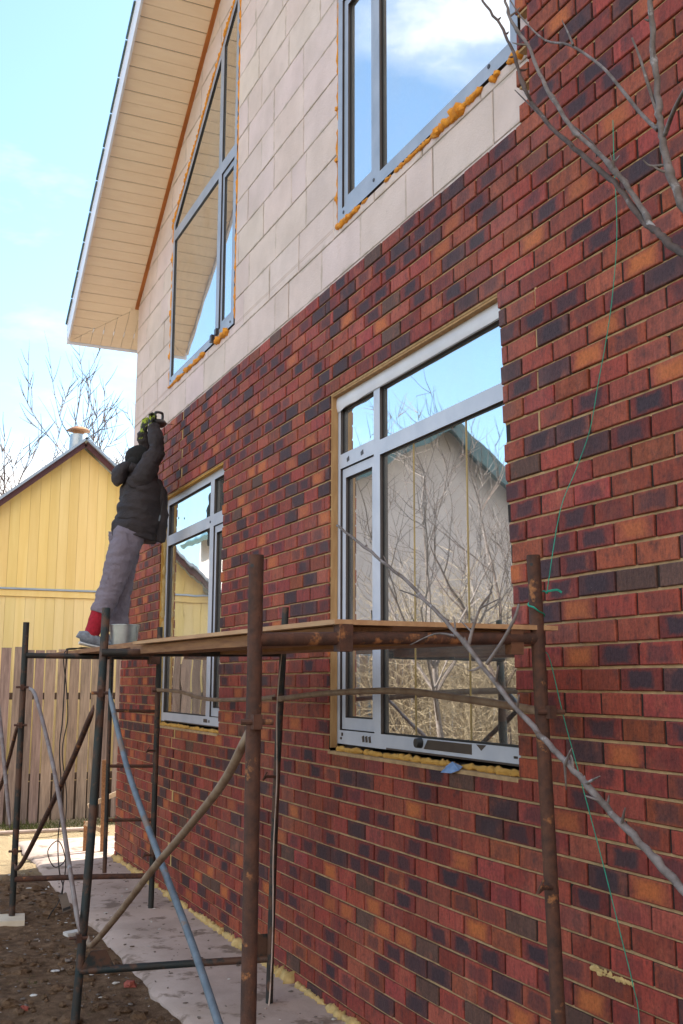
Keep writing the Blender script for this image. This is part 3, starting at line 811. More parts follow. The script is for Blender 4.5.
# bucket
bu = empty('metal_bucket', (-.47, 8.72, 2.004), 'dull galvanised bucket on the scaffold plank behind the worker\'s feet', 'bucket')
b = MB(); b.tube([(-.47,8.72,2.004),(-.47,8.72,2.21)], [.100,.125], 24, cap=False); b.tube([(-.47,8.72,2.01),(-.47,8.72,2.21)], [.097,.122], 24, cap=False)
b.tube([(-.47,8.72,2.0045),(-.47,8.72,2.012)], [.100,.101], 24)
b.build('bucket_body', M_galv, bu, smooth=40)
b = MB(); b.tube([(-.47+.125*cos(t*pi/12),8.72+.125*sin(t*pi/12),2.211) for t in range(25)], .005, 6); b.build('rim', M_galv, bu, smooth=40)
# cable and adapter
cb = MB(); hang = [(-.97,8.50,2.0),(-.975,8.46,1.97),(-.968,8.55,1.756),(-.972,8.55,1.444),(-.985,8.55,1.212),(-.95,8.55,.829),(-.965,8.55,.528),(-.945,8.55,.303),(-.913,8.55,.19),(-.915,8.55,.12)]
def spl(P, sub=8):
    P = [V(p) for p in P]; out = []
    for i in range(len(P)-1):
        p0 = P[max(i-1,0)]; p1 = P[i]; p2 = P[i+1]; p3 = P[min(i+2,len(P)-1)]
        for k in range(sub):
            t = k/sub; out.append(.5*((2*p1)+(p2-p0)*t+(2*p0-5*p1+4*p2-p3)*t*t+(3*p1-p0-3*p2+p3)*t**3))
    return out+[P[-1]]
cb.tube(spl([(-.60,8.80,2.01),(-.72,8.72,2.012),(-.86,8.62,2.01)]+hang), .0048, 6)
cb.tube(spl([(-.66,8.78,2.01),(-.80,8.70,2.02),(-.88,8.60,2.005),(-.99,8.52,1.96),(-.955,8.54,1.7),(-.935,8.54,1.45),(-.965,8.54,1.2),(-.915,8.54,.85),(-.92,8.54,.56),(-.905,8.54,.38),(-.985,8.54,.33),(-1.04,8.54,.45),(-.96,8.54,.52),(-.90,8.54,.35),(-.93,8.54,.10),(-1.0,8.5,-.0),(-1.03,8.45,-.03)]), .0042, 6)
tag(cb.build('power_cable', M_cord, loc=(-.93,8.54,0), smooth=60), 'thin black cable hanging in loops from the plank beside the worker', 'cable')
ad = empty('cable_adapter', (-.90, 8.54, .10), 'small grey and white box hanging at the end of the black cable', 'adapter')
b = MB(); b.obox((-.915,8.54,.125),(-.875,8.53,.0), .06, .04, up=(0,1,0)); b.build('adapter_body', M_stone, ad)
b = MB(); b.obox((-.885,8.512,.03),(-.880,8.511,.012), .058, .012, up=(0,1,0)); b.build('stripe', M_black, ad)
# pad under the left post and small site debris
b = MB(); b.obox((-1.50,8.50,-.018),(-1.20,8.46,-.023), .26, .04, up=(0,0,1)); tag(b.build('foam_pad', M_padm, loc=(-1.34,8.48,-.04)), 'flat pale block set under the foot of the far green post', 'block')
b = MB(); b.obox((-1.0,7.86,-.03),(-.87,7.90,-.025), .08, .035, up=(0,0,1)); tag(b.build('block_offcut', M_white, loc=(-.95,7.88,-.04)), 'small pale offcut lying at the edge of the concrete path', 'offcut')
# timber edging frame past the house corner
wf = empty('timber_frame', (-.11, 11.2, 0), 'light timber trestle standing just past the house corner', 'trestle')
for p, q in (((-.04,11.3,-.01),(-.055,11.3,.93)), ((-.20,11.4,.0),(-.20,11.4,.30))):
    b = MB(); b.obox(p, q, .04, .03, up=(0,1,0)); b.build('leg', M_oldwood, wf)
for p, q in (((-.20,11.32,.46),(.14,11.32,.60)), ((-.22,11.33,.29),(.02,11.33,.17))):
    b = MB(); b.obox(p, q, .03, .045); b.build('rail', M_paleboard, wf)
b = MB(); b.tube([(-8,13.25,-.01),(-3,13.2,.0),(-.86,13.117,.0),(.117,13.07,.0),(.25,13.3,.06),(.32,13.55,.10)], .024, 10)
tag(b.build('drain_pipe', M_slab, loc=(-2,13.2,-.04), smooth=40), 'grey pipe lying on the ground in front of the wooden fence', 'pipe')
b = MB(); b.v = [(.03,4.10,1.372),(-.012,4.06,1.360),(-.02,4.16,1.358),(.02,4.23,1.366),(.0,4.14,1.392),(-.028,4.20,1.340),(-.03,4.10,1.345)]
for f in ((0,1,4),(1,2,4),(2,3,4),(3,0,4),(1,6,2),(2,6,5),(2,5,3)): b.face(list(f))
tag(b.build('plastic_rag', M_blue, loc=(0,4.14,1.36)), 'crumpled scrap of blue plastic on the big window\'s sill', 'rag')
# green line
b = MB(); S1 = [(-.012,2.865,3.821),(-.012,2.869,3.662),(-.012,2.869,3.385),(-.012,2.905,3.166),(-.012,2.949,3.007),(-.012,3.012,2.833),(-.012,3.069,2.674),(-.03,3.137,2.534),(-.10,3.15,2.372),(-.262,3.02,2.055)]
b.tube(spl(S1,4), .0017, 5)
b.tube(spl([(-.262,3.02,2.055),(-.255,3.03,2.05),(-.25,3.06,2.06),(-.27,3.085,2.04),(-.315,3.06,2.01),(-.32,3.02,1.998),(-.30,3.018,1.985),(-.262,3.04,1.975),(-.262,3.06,1.96)],5), .0032, 5)
b.tube(spl([(-.262,3.02,2.055),(-.235,3.0,2.06),(-.222,2.99,2.05)],4), .0042, 5)
b.tube(spl([(-.262,3.06,1.96),(-.235,3.09,1.86),(-.2,3.101,1.82),(-.173,3.071,1.628),(-.146,3.032,1.441),(-.119,3.009,1.292),(-.093,2.969,1.099),(-.066,2.932,.896),(-.039,2.918,.755),(-.012,2.925,.611),(-.012,2.93,.1)],4), .0018, 5)
tag(b.build('mason_line', M_string, loc=(-.25,3.05,0)), 'thin green string tied round the rusty post by the wall', 'string')
b = MB(); b.tube(spl([(-.235,5.66,1.92),(-.262,5.66,1.60),(-.255,5.665,1.2),(-.272,5.66,.8),(-.268,5.665,.4),(-.285,5.66,.02),(-.33,5.60,.006)],6), .0040, 6)
tag(b.build('white_cable', M_slab, loc=(-.27,5.66,0), smooth=60), 'thin white cable hanging down along the dark middle post by the wall', 'cable')
# pebbles, chips
b = MB(); rp = random.Random(4)
for i in range(1300):
    x = -.82-abs(rp.gauss(0,.9)); y = rp.uniform(2.2,10.6)
    if i % 5 == 0: x = rp.uniform(-.78,-.05)
    r = rp.choice((.003,.004,.004,.005,.006,.007,.009,.013))*rp.uniform(.7,1.3)
    if x > -.79: r = min(r, .008)
    z = (-.022+.030*NZ.noise(V((x*1.3,y*1.3,0)))+.022*NZ.noise(V((x*4.1,y*4.1,3)))) if x < -.8 else .001
    b.blob((x,y,z+r*.25), (r*rp.uniform(.6,2.2), r*rp.uniform(.6,2.0), r*rp.uniform(.3,.7)), 0 if rp.random() < .16 else 1, 6, 4, .25, rp)
for i in range(700):      # clods of earth and a few brick crumbs
    x = -.84-abs(rp.gauss(0,.9)); y = rp.uniform(2.2,10.5); r = rp.choice((.012,.016,.02,.028,.04))*rp.uniform(.7,1.2)
    z = -.022+.030*NZ.noise(V((x*1.3,y*1.3,0)))+.022*NZ.noise(V((x*4.1,y*4.1,3)))
    b.blob((x,y,z-r*.15), (r*rp.uniform(.7,1.6), r*rp.uniform(.7,1.6), r*rp.uniform(.4,.8)), 3 if rp.random() < .035 else 2, 7, 5, .32, rp)
tag(b.build('rubble_chips', [M_white, M_stone, M_soil, M_crumb]), kind='stuff')
b = MB()
def tuft(x, y, z, h):
    a = rp.uniform(0, 2*pi); w = rp.uniform(.002,.004); n = len(b.v); l = rp.uniform(.2,.7)*h
    b.v += [(x-w*sin(a),y+w*cos(a),z),(x+w*sin(a),y-w*cos(a),z),(x+l*cos(a)*.4+w*.6*sin(a),y+l*sin(a)*.4,z+h*.6),(x+l*cos(a),y+l*sin(a),z+h)]
    b.face([n,n+1,n+2]); b.face([n,n+2,n+3])
for i in range(9000): tuft(rp.uniform(-9,1.6), 13.45+abs(rp.gauss(0,.45)), -.07, rp.uniform(.03,.10))
for c in range(26):
    cx, cy = rp.uniform(-2.4,-1.0), rp.uniform(4.6,8)
    for i in range(90): tuft(cx+rp.gauss(0,.09), cy+rp.gauss(0,.12), -.065, rp.uniform(.015,.045))
tag(b.build('grass', M_grass), kind='stuff')

# ------------------------------------------------------------------ fence, yellow house
fe = empty('wooden_fence', (-1, 14.3, 0), 'weathered picket fence in front of the yellow house', 'fence')
rp = random.Random(21); x = -9.0; pk = []
while x < 4.4:
    w = rp.uniform(.112,.132); h = 2.17+rp.uniform(-.03,.03)-.03*(x+.8)*.5*(1 if x > -.8 else 0)
    kk = rp.uniform(.62,1.18); t = (kk, kk*rp.uniform(.95,1.03), kk*rp.uniform(.9,1.05))
    b = MB(); tl = rp.uniform(-.008,.008)
    b.obox((x+w/2,14.3,-.06),(x+w/2+tl,14.3,h), w, .022, up=(0,1,0), tint=t)
    b.build('picket', M_fence, fe, attrs=True)
    x += w+rp.uniform(.018,.042)
b = MB(); b.box((-9.05,14.32,-.08),(4.45,14.345,.46)); b.build('kick_board', M_rail, fe)
for zz in (.52, 1.56):
    b = MB(); b.box((-9.05,14.318,zz-.045),(4.45,14.36,zz+.045)); b.build('fence_rail', M_rail, fe)
for xx in (-8.6,-6.2,-3.8,-1.45,1.4,3.9):
    b = MB(); b.box((xx-.05,14.365,-.1),(xx+.05,14.46,2.0)); b.build('fence_post', M_rail, fe)

yh = empty('yellow_house', (.32, 15.5, 0), 'yellow board-clad gabled house behind the wooden fence', 'house')
PX, PZ, YS2 = .322, 5.20, .84; HY = 15.45
X0, X1 = -3.3, 3.9
def gz(x): return PZ-YS2*abs(x-PX)
b = MB(); c2 = MB(); x = X0; rp = random.Random(8)
while x < X1:
    w = .138; kk = rp.uniform(.93,1.05); t = (kk,kk*rp.uniform(.98,1.02),kk*rp.uniform(.9,1.05))
    xa, xb = x+.0013, min(x+w-.0013, X1)
    yo = rp.uniform(0,.004)
    n = len(b.v); zl, zr = gz(xa), gz(xb)
    pts = [(xa,3.06),(xb,3.06),(xb,zr)]+([(PX,PZ)] if xa < PX < xb else [])+[(xa,zl)]
    if min(zl,zr) > 3.1:
        for yy in (HY+yo, HY+.03): b.v += [(p[0],yy,p[1]) for p in pts]
        m = len(pts); b.face([n+i for i in range(m)], 0, t)
        for i in range(m): j = (i+1)%m; b.face([n+i,n+m+i,n+m+j,n+j], 0, t)
    c2.box((xa,HY+.012+yo,-.1),(xb,HY+.04,min(2.95,zl,zr)), 0, t)
    x += w
b.build('gable_boards', M_yellow, yh, attrs=True); c2.build('wall_boards', M_yellowp, yh, attrs=True)
b = MB(); b.box((X0,HY-.012,2.955),(X1,HY+.03,3.045)); b.box((X0,HY-.03,3.05),(X1,HY-.003,3.075),1); b.build('belt_trim', [M_yellow, M_zinc], yh, attrs=True)
b = MB(); b.box((X0,HY+.045,-.1),(X1,HY+6,gz(X0)-.05))
n = len(b.v); b.v += [(X0,HY+.045,gz(X0)-.049),(X1,HY+.045,gz(X1)-.049),(PX,HY+.045,PZ-.03)]; b.face([n,n+1,n+2]); b.build('wall_core', M_yellowp, yh, attrs=True)
for sgn, xe in ((-1, X0-.3), (1, X1+.3)):
    b = MB(); b.obox((xe,HY-.17,gz(xe)+.03),(PX,HY-.17,PZ+.03), .04, .075, up=(0,0,1)); b.build('bargeboard', M_maroon, yh)
    b = MB(); b.obox((xe-.05*-sgn*0,HY+2.9,gz(xe)+.10),(PX-sgn*.012,HY+2.9,PZ+.11), 6.3, .035, up=(0,0,1)); b.build('roof', M_zinc, yh)
b = MB(); b.tube([(.36,16.2,4.9),(.37,16.2,5.57)], [.150,.128], 18); ch = b.build('chimney', M_galv, yh, smooth=40)
b = MB(); b.tube([(.37,16.2,5.57),(.37,16.2,5.62),(.37,16.2,5.64),(.37,16.2,5.69),(.37,16.2,5.71)], [.07,.09,.185,.11,.03], 18); b.build('cowl', M_rustcap, ch, smooth=40)

# ------------------------------------------------------------------ grey house that the big window mirrors
gh = empty('grey_house', (-7.8, 18, 0), 'grey rendered house with teal roof, mirrored in the big window', 'house')
b = MB(); PX3, PZ3 = -7.75, 7.0
b.v = [(PX3-5,18,-.1),(PX3+2.6,18,-.1),(PX3+2.6,18,PZ3-.60*2.6),(PX3,18,PZ3),(PX3-5,18,PZ3-.84*5)]; b.v += [(x,26,z) for x,y,z in b.v]
b.face([0,1,2,3,4]); b.face([9,8,7,6,5])
for i in range(5): j = (i+1)%5; b.face([i,5+i,5+j,j])
b.build('wall', M_grey, gh)
for sg, dx, sl_ in ((-1,5.5,.84),(1,3.1,.60)):
    r_ = MB(); r_.obox((PX3+sg*dx,21.8,PZ3-sl_*dx+.06),(PX3,21.8,PZ3+.06), 8.4, .12); r_.build('roof', M_tealroof, gh)
    r_ = MB(); r_.obox((PX3+sg*dx,17.58,PZ3-sl_*dx-.06),(PX3,17.58,PZ3-.06), .04, .30); r_.build('bargeboard', M_tealroof, gh)
for xa, xb, za, zb in ((-6.9,-6.0,.9,2.5),(-8.9,-8.0,.2,2.5),(-10.6,-9.8,1.7,3.2)):
    f = MB(); 
    f.box((xa-.07,17.93,za-.07),(xb+.07,17.985,za)); f.box((xa-.07,17.93,zb),(xb+.07,17.985,zb+.07)); f.box((xa-.07,17.93,za),(xa,17.985,zb)); f.box((xb,17.93,za),(xb+.07,17.985,zb)); f.box(((xa+xb)/2-.03,17.935,za),((xa+xb)/2+.03,17.985,zb))
    w = f.build('window', M_film, gh); p_ = MB(); p_.box((xa,17.96,za),(xb,17.99,zb)); p_.build('pane', M_dwin, w)

# ------------------------------------------------------------------ trees
def grow_tree(mb, base, d, length, r, lev, rnd, spread=.5, curve=.12, up=.12, kids=4, ratio=.62, mr=.0035):
    p = V(base); d = V(d).normalized(); k = 5 if lev > 1 else 3; pts = [p.copy()]; rr = [r]
    tip = r*.35 if lev else r*.25
    for i in range(k):
        d = (d+V((rnd.uniform(-1,1),rnd.uniform(-1,1),rnd.uniform(-1,1)))*curve+V((0,0,up))).normalized()
        p = p+d*(length/k); pts.append(p.copy()); rr.append(r+(tip-r)*(i+1)/k)
    mb.tube(pts, rr, 7 if lev > 3 else (5 if lev > 2 else 3), cap=False)
    if lev == 0: return
    for j in range(kids):
        t = rnd.uniform(.3,1.0) if j else 1.0
        i = min(k-1, int(t*k)); q = pts[i].lerp(pts[i+1], t*k-i if t < 1 else 1)
        dd = (pts[i+1]-pts[i]).normalized(); o = dd.orthogonal(); o.rotate(Matrix.Rotation(rnd.uniform(0,2*pi),3,dd))
        nd = (dd*(1-spread*.4)+o*spread*rnd.uniform(.6,1.3)).normalized()
        grow_tree(mb, q, nd, length*ratio*rnd.uniform(.7,1.15), max(rr[i]*.62, mr), lev-1, rnd, spread, curve, up, kids, ratio, mr)
def tree(name, base, h, r, seed, label, m, lean=(0,0,1), group=None, kids=5, lev=4, cat='tree', spread=.55, trunk=.42, mr=.011):
    rnd = random.Random(seed); root = empty(name, base, label, cat, group)
    tb = MB(); p = V(base); d = V(lean).normalized(); pts = [p-V((0,0,.1))]; 
    for i in range(6): d = (d+V((rnd.uniform(-.05,.05),rnd.uniform(-.05,.05),.05))).normalized(); p = p+d*h*trunk/6; pts.append(p.copy())
    tb.tube(pts, [r*1.25]+[r*(1-.07*i) for i in range(6)], 9); tb.build('trunk', m, root, smooth=60)
    c = MB()
    for j in range(kids):
        a = 2*pi*j/kids+rnd.uniform(-.4,.4); q = pts[-1-(j % 3)]
        el = rnd.uniform(.8,1.6); grow_tree(c, q, (cos(a),sin(a),el), h*.34*rnd.uniform(.8,1.15), r*.5, lev-1, rnd, spread, mr=mr)
    grow_tree(c, pts[-1], d, h*.42, r*.6, lev-1, rnd, spread, mr=mr)
    c.build('crown', m, root)
    return root
tree('bare_tree', (.02,21,0), 6.2, .085, 3, 'bare spreading tree at the left edge above the yellow roof', M_barkd, kids=5, lev=4, trunk=.5, spread=.42)
tree('bare_tree', (.85,22.5,0), 6.0, .075, 14, 'bare tree with thin upright limbs, left of the tin chimney', M_barkd, kids=5, lev=4, trunk=.52, spread=.42)
tree('bare_tree', (2.22,24,0), 6.6, .095, 9, 'slender bare tree with a straight stem, right of the tin chimney', M_barkd, kids=5, lev=4, trunk=.70, spread=.45)
tree('bare_tree', (3.15,26,0), 6.2, .085, 22, 'bare tree half hidden by the house corner and the worker', M_barkd, kids=5, lev=4, trunk=.5, spread=.45)
sg = 'bare yellowish shrubs mirrored in the big window'
for i, (x, y, h) in enumerate(((-4.6,12.6,2.6),(-5.3,13.2,3.0),(-6.1,12.9,3.2),(-6.8,13.5,2.9),(-5.0,11.6,2.0),(-5.9,11.8,2.2),(-7.5,13.0,3.1),(-4.2,13.6,2.5))):
    rnd = random.Random(50+i); root = empty('bare_shrub', (x,y,-.05), 'bare straw coloured shrub mirrored in the lower part of the big window', 'shrub', sg)
    c = MB()
    for j in range(15):
        a = rnd.uniform(0,2*pi); grow_tree(c, (x+rnd.uniform(-.15,.15),y+rnd.uniform(-.15,.15),-.06), (cos(a)*.6,sin(a)*.6,1.0), h*.80, .010, 2, rnd, .7, .22, .03, 7, .6)
    c.build('stems', M_twig, root)
tree('bare_fruit_tree', (-3.7,10.9,0), 4.6, .05, 33, 'bare grey fruit tree mirrored in front of the grey house', M_bark, kids=6, mr=.004)
tree('bare_fruit_tree', (-4.9,11.3,0), 4.8, .05, 36, 'bare brown fruit tree mirrored at the right side of the big window', M_barkd, kids=6, mr=.004)
# the young tree whose branches cross the picture; its trunk stands just out of view
yt = empty('young_fruit_tree', (-1.25,.62,0), 'young fruit tree whose bare grey branches cross in front of the brick wall', 'tree')
b = MB(); b.tube(spl([(-1.25,.62,-.1),(-1.24,.66,.6),(-1.27,.68,1.2),(-1.25,.74,1.8),(-1.23,.85,2.2)],5), [.038-.0009*i for i in range(21)], 10); b.build('trunk', M_bark, yt, smooth=60)
def branch(pts, r0, r1, kids=(), m=None):
    b = MB(); P = spl(pts, 6); n = len(P); rr = random.Random(n)
    P = [p+V((rr.uniform(-1,1),rr.uniform(-1,1),rr.uniform(-1,1)))*.0022 for p in P]
    b.tube(P, [(r0+(r1-r0)*i/(n-1))*(1+.10*rr.uniform(-1,1)+(.35 if rr.random() < .10 else 0)) for i in range(n)], 9)
    for i in range(4, n-1):
        if rr.random() < .2:      # buds and short spurs
            d = (P[i]-P[i-1]).normalized(); o_ = d.orthogonal(); o_.rotate(Matrix.Rotation(rr.uniform(0,6.28),3,d)); l_ = rr.choice((.006,.008,.009,.012,.022))
            b.tube([P[i], P[i]+(o_+d*.6)*l_*.6, P[i]+(o_+d*.9)*l_], [.0026,.0024,.0008], 5)
    for kp, a, c in kids:
        Q = spl(kp, 4); q = len(Q); b.tube(Q, [a+(c-a)*i/(q-1) for i in range(q)], 6)
    b.build('branch', m or M_bark, yt, smooth=70)
LB = [(-1.27,.70,1.25),(-1.3,1.0,1.33),(-1.3,1.251,1.439),(-1.297,1.346,1.49),(-1.294,1.445,1.545),(-1.291,1.528,1.596),(-1.288,1.604,1.635),(-1.285,1.719,1.704),(-1.282,1.868,1.804),(-1.279,1.996,1.884),(-1.276,2.19,1.99),(-1.273,2.359,2.065),(-1.27,2.572,2.164)]
branch(LB, .0072, .0036, [
 ([(-1.28,1.879,1.809),(-1.27,1.879,1.842),(-1.26,1.861,1.891),(-1.25,1.83,1.923)], .0048,.002),
 ([(-1.28,1.807,1.775),(-1.273,1.757,1.821),(-1.267,1.723,1.863),(-1.26,1.718,1.89)], .0042,.0025),
 ([(-1.28,1.931,1.836),(-1.285,2.009,1.843),(-1.29,2.116,1.822)], .003,.0012),
 ([(-1.28,2.039,1.909),(-1.285,2.085,1.93),(-1.29,2.164,1.952)], .003,.0014),
 ([(-1.26,1.861,1.891),(-1.255,1.80,1.905)], .0025,.001), ([(-1.27,1.879,1.842),(-1.275,1.92,1.87)], .0025,.001),
 ([(-1.3,1.53,1.598),(-1.31,1.495,1.627)], .0038,.001), ([(-1.29,1.544,1.605),(-1.28,1.556,1.551)], .0036,.001),
 ([(-1.295,1.481,1.568),(-1.31,1.422,1.586)], .0036,.001), ([(-1.297,1.388,1.513),(-1.31,1.362,1.542)], .0036,.001),
 ([(-1.295,1.437,1.543),(-1.31,1.463,1.551)], .0034,.001), ([(-1.284,1.77,1.737),(-1.29,1.75,1.77)], .003,.001),
 ([(-1.282,1.70,1.69),(-1.29,1.68,1.715)], .003,.001), ([(-1.275,2.25,2.015),(-1.28,2.27,2.045)], .003,.001)])
A = [(-1.23,.85,2.2),(-1.21,1.05,2.30),(-1.2,1.287,2.462),(-1.194,1.347,2.519),(-1.189,1.402,2.577),(-1.183,1.473,2.678),(-1.178,1.582,2.794),(-1.172,1.686,2.91),(-1.167,1.781,3.046),(-1.161,1.832,3.175),(-1.156,1.903,3.298),(-1.15,1.993,3.432),(-1.14,2.05,3.55)]
branch(A, .0078, .0024, [([(-1.17,1.706,2.933),(-1.135,1.809,3.032),(-1.1,1.917,3.138)], .003,.0012), ([(-1.18,1.496,2.724),(-1.165,1.565,2.816),(-1.15,1.64,2.892)], .0032,.0015)], M_barkd)
branch([(-1.19,1.364,2.536),(-1.191,1.408,2.612),(-1.193,1.474,2.713),(-1.194,1.59,2.855),(-1.196,1.667,2.986),(-1.197,1.715,3.096),(-1.199,1.778,3.202),(-1.2,1.809,3.301),(-1.2,1.85,3.45)], .0056, .0026)
Bp = [(-1.23,.85,2.2),(-1.21,1.10,2.36),(-1.2,1.266,2.52),(-1.2,1.3,2.59),(-1.2,1.32,2.666),(-1.2,1.326,2.726),(-1.2,1.329,2.805),(-1.2,1.334,2.887),(-1.2,1.335,2.984),(-1.2,1.34,3.2)]
branch(Bp, .0084, .0046, [
 ([(-1.2,1.333,2.71),(-1.189,1.39,2.778),(-1.177,1.46,2.875),(-1.166,1.524,2.957),(-1.154,1.632,3.069),(-1.143,1.734,3.146),(-1.131,1.835,3.267),(-1.12,1.919,3.393)], .0045,.0015),
 ([(-1.2,1.316,2.692),(-1.225,1.264,2.706),(-1.25,1.198,2.718)], .0045,.003),
 ([(-1.2,1.333,2.745),(-1.207,1.347,2.813),(-1.213,1.355,2.86),(-1.22,1.366,2.905)], .0036,.0018),
 ([(-1.2,1.322,2.638),(-1.21,1.346,2.646),(-1.22,1.352,2.658)], .003,.001), ([(-1.16,1.614,3.057),(-1.15,1.643,3.107),(-1.14,1.675,3.158)], .003,.001)])

# ------------------------------------------------------------------ the worker
pr = empty('person', (-.62, 8.85, 2.0), 'worker in black hooded jacket and grey trousers reaching up with a drill', 'person')
# body: one continuous skinned figure
J = {'pel':(-.46,8.88,3.0),'spn':(-.41,8.88,3.22),'chs':(-.37,8.88,3.43),'nek':(-.385,8.88,3.565),'hed':(-.372,8.88,3.66),'top':(-.368,8.88,3.74),
     'rsh':(-.355,8.72,3.49),'rel':(-.257,8.69,3.71),'rwr':(-.272,8.76,3.935),'rha':(-.28,8.775,3.97),
     'lsh':(-.33,9.04,3.50),'lel':(-.26,9.08,3.76),'lwr':(-.297,9.0,3.935),'lha':(-.30,8.985,3.97),
     'rhp':(-.465,8.80,2.95),'rkn':(-.585,8.79,2.575),'ran':(-.725,8.79,2.14),'rto':(-.63,8.78,2.045),
     'lhp':(-.44,8.97,2.95),'lkn':(-.455,8.99,2.57),'lan':(-.475,9.0,2.13),'lto':(-.36,9.0,2.045)}
E_ = [('pel','spn'),('spn','chs'),('chs','nek'),('nek','hed'),('hed','top'),('chs','rsh'),('rsh','rel'),('rel','rwr'),('rwr','rha'),('chs','lsh'),('lsh','lel'),('lel','lwr'),('lwr','lha'),
      ('pel','rhp'),('rhp','rkn'),('rkn','ran'),('ran','rto'),('pel','lhp'),('lhp','lkn'),('lkn','lan'),('lan','lto')]
RD = {'pel':.10,'spn':.10,'chs':.095,'nek':.055,'hed':.088,'top':.07,'rsh':.048,'rel':.042,'rwr':.030,'rha':.036,'lsh':.048,'lel':.042,'lwr':.030,'lha':.036,'rhp':.085,'rkn':.055,'ran':.038,'rto':.035,'lhp':.085,'lkn':.055,'lan':.038,'lto':.035}
keys = list(J); me = bpy.data.meshes.new('body_cage')
off = LOC[pr.name]
me.from_pydata([tuple(V(J[k_])-off) for k_ in keys], [(keys.index(a),keys.index(c)) for a, c in E_], [])
o = bpy.data.objects.new('body', me); COL.objects.link(o)
md = o.modifiers.new('Skin', 'SKIN'); 
for i, k_ in enumerate(keys):
    sv = me.skin_vertices[0].data[i]; sv.radius = (RD[k_], RD[k_]); sv.use_root = (k_ == 'pel')
sb_ = o.modifiers.new('Sub', 'SUBSURF'); sb_.levels = 2; sb_.render_levels = 2
dg = bpy.context.evaluated_depsgraph_get(); dg.update()
me2 = bpy.data.meshes.new_from_object(o.evaluated_get(dg)); bpy.data.objects.remove(o)
# face and ears are added to the same mesh
fb = MB(); fb.v = [tuple(v.co+off) for v in me2.vertices]
for p in me2.polygons: fb.face(list(p.vertices))
HC = V((-.365,8.88,3.675))
fb.blob(HC, (.098,.078,.118), 0, 20, 14)
fb.tube([HC+V((.092,0,.02)),HC+V((.112,0,-.012)),HC+V((.120,0,-.026)),HC+V((.098,0,-.034))], [.008,.013,.016,.008], 8)     # nose
for sy in (-1, 1):
    fb.blob(HC+V((.0,sy*.078,.0)), (.018,.010,.032), 0, 10, 8)                        # ears
    fb.blob(HC+V((.083,sy*.03,.018)), (.012,.014,.009), 1, 10, 8)                     # eyes
fb.blob(HC+V((.086,0,-.058)), (.012,.026,.008), 2, 10, 6)                             # mouth
fb.build('body', [M_skin, M_white, M_maroon], pr, smooth=180)
def hand(name, wr, palm_dir, up, side, m):
    """glove: palm plus five curled fingers closing round a bar"""
    b = MB(); wr = V(wr); d = V(palm_dir).normalized(); u = V(up); u = (u-d*u.dot(d)).normalized(); s_ = d.cross(u)*side
    b.tube([wr-d*.06, wr, wr+d*.03, wr+d*.07, wr+d*.095], .03, 12, ell=[(.036,.036),(.034,.034),(.024,.042),(.022,.046),(.016,.042)], ref=u)
    for k_, ln in enumerate((.066,.074,.070,.055)):
        o_ = wr+d*.088+s_*(.033-.022*k_)
        b.tube([o_-d*.02, o_+d*ln*.40, o_+d*ln*.62-u*.024, o_+d*ln*.35-u*.050, o_-d*ln*.02-u*.052], [.0105,.0108,.0105,.0098,.008], 8)
    o_ = wr+d*.025+s_*.038
    b.tube([o_-s_*.012, o_+s_*.018+d*.026-u*.012, o_+s_*.012+d*.056-u*.036, o_-s_*.006+d*.072-u*.05], [.0135,.0125,.011,.009], 8)
    return b.build(name, m, pr, smooth=60)
hand('glove', (-.28,8.77,3.945), (-.06,.22,.5), (-.8,.2,0), 1, M_glove)
hand('glove', (-.303,8.995,3.945), (.03,-.18,.5), (-.7,-.3,0), -1, M_glove)
# trousers: two tapering legs with folds
tb = MB()
def legs(P, rad, seed):
    Q = spl(P, 16); n = len(Q); rnd = random.Random(seed); ell = []
    for i in range(n):
        t = i/(n-1); k_ = t*(len(rad)-1); j = min(int(k_), len(rad)-2); r = rad[j]+(rad[j+1]-rad[j])*(k_-j)
        w = 1+.012*sin(i*.5+seed); ell.append((r*w, r*w*.98))
    tb.tube(Q, 1, 32, ell=ell, ref=(1,0,0))
legs([(-.42,8.82,3.03),(-.445,8.80,2.96),(-.515,8.785,2.76),(-.565,8.78,2.575),(-.61,8.785,2.44),(-.655,8.79,2.305)], [.125,.135,.122,.102,.097,.092], 1)
legs([(-.43,8.96,3.03),(-.43,8.97,2.96),(-.445,8.985,2.76),(-.455,8.99,2.57),(-.465,9.0,2.40),(-.475,9.0,2.17)], [.145,.145,.122,.102,.096,.092], 2)
tb.tube([(-.43,8.885,2.90),(-.43,8.885,2.98),(-.42,8.885,3.05)], 1, 22, ell=[(.10,.18),(.130,.21),(.12,.19)], ref=(1,0,0))
crumple(tb, .009, 8, .008, 18, (1,1,2.2)); tb.build('trousers', M_pants, pr, smooth=180)
pk_ = MB(); pk_.obox((-.50,8.668,2.99),(-.47,8.664,2.86), .012, .012, up=(0,1,0)); pk_.obox((-.63,8.695,2.60),(-.52,8.69,2.57), .012, .02, up=(0,1,0))
pk_.build('pocket_seam', M_pants, pr)
for nm, P, r in (('sock', [(-.655,8.79,2.36),(-.71,8.79,2.18),(-.745,8.79,2.08)], (.074,.066,.056)), ('sock', [(-.47,9.0,2.22),(-.476,9.0,2.12),(-.478,9.0,2.07)], (.055,.054,.052))):
    b = MB(); Q = spl(P, 6); b.tube(Q, [r[0]+(r[2]-r[0])*i/(len(Q)-1)+.002*sin(i*2) for i in range(len(Q))], 14); b.build(nm, M_sock, pr, smooth=180)
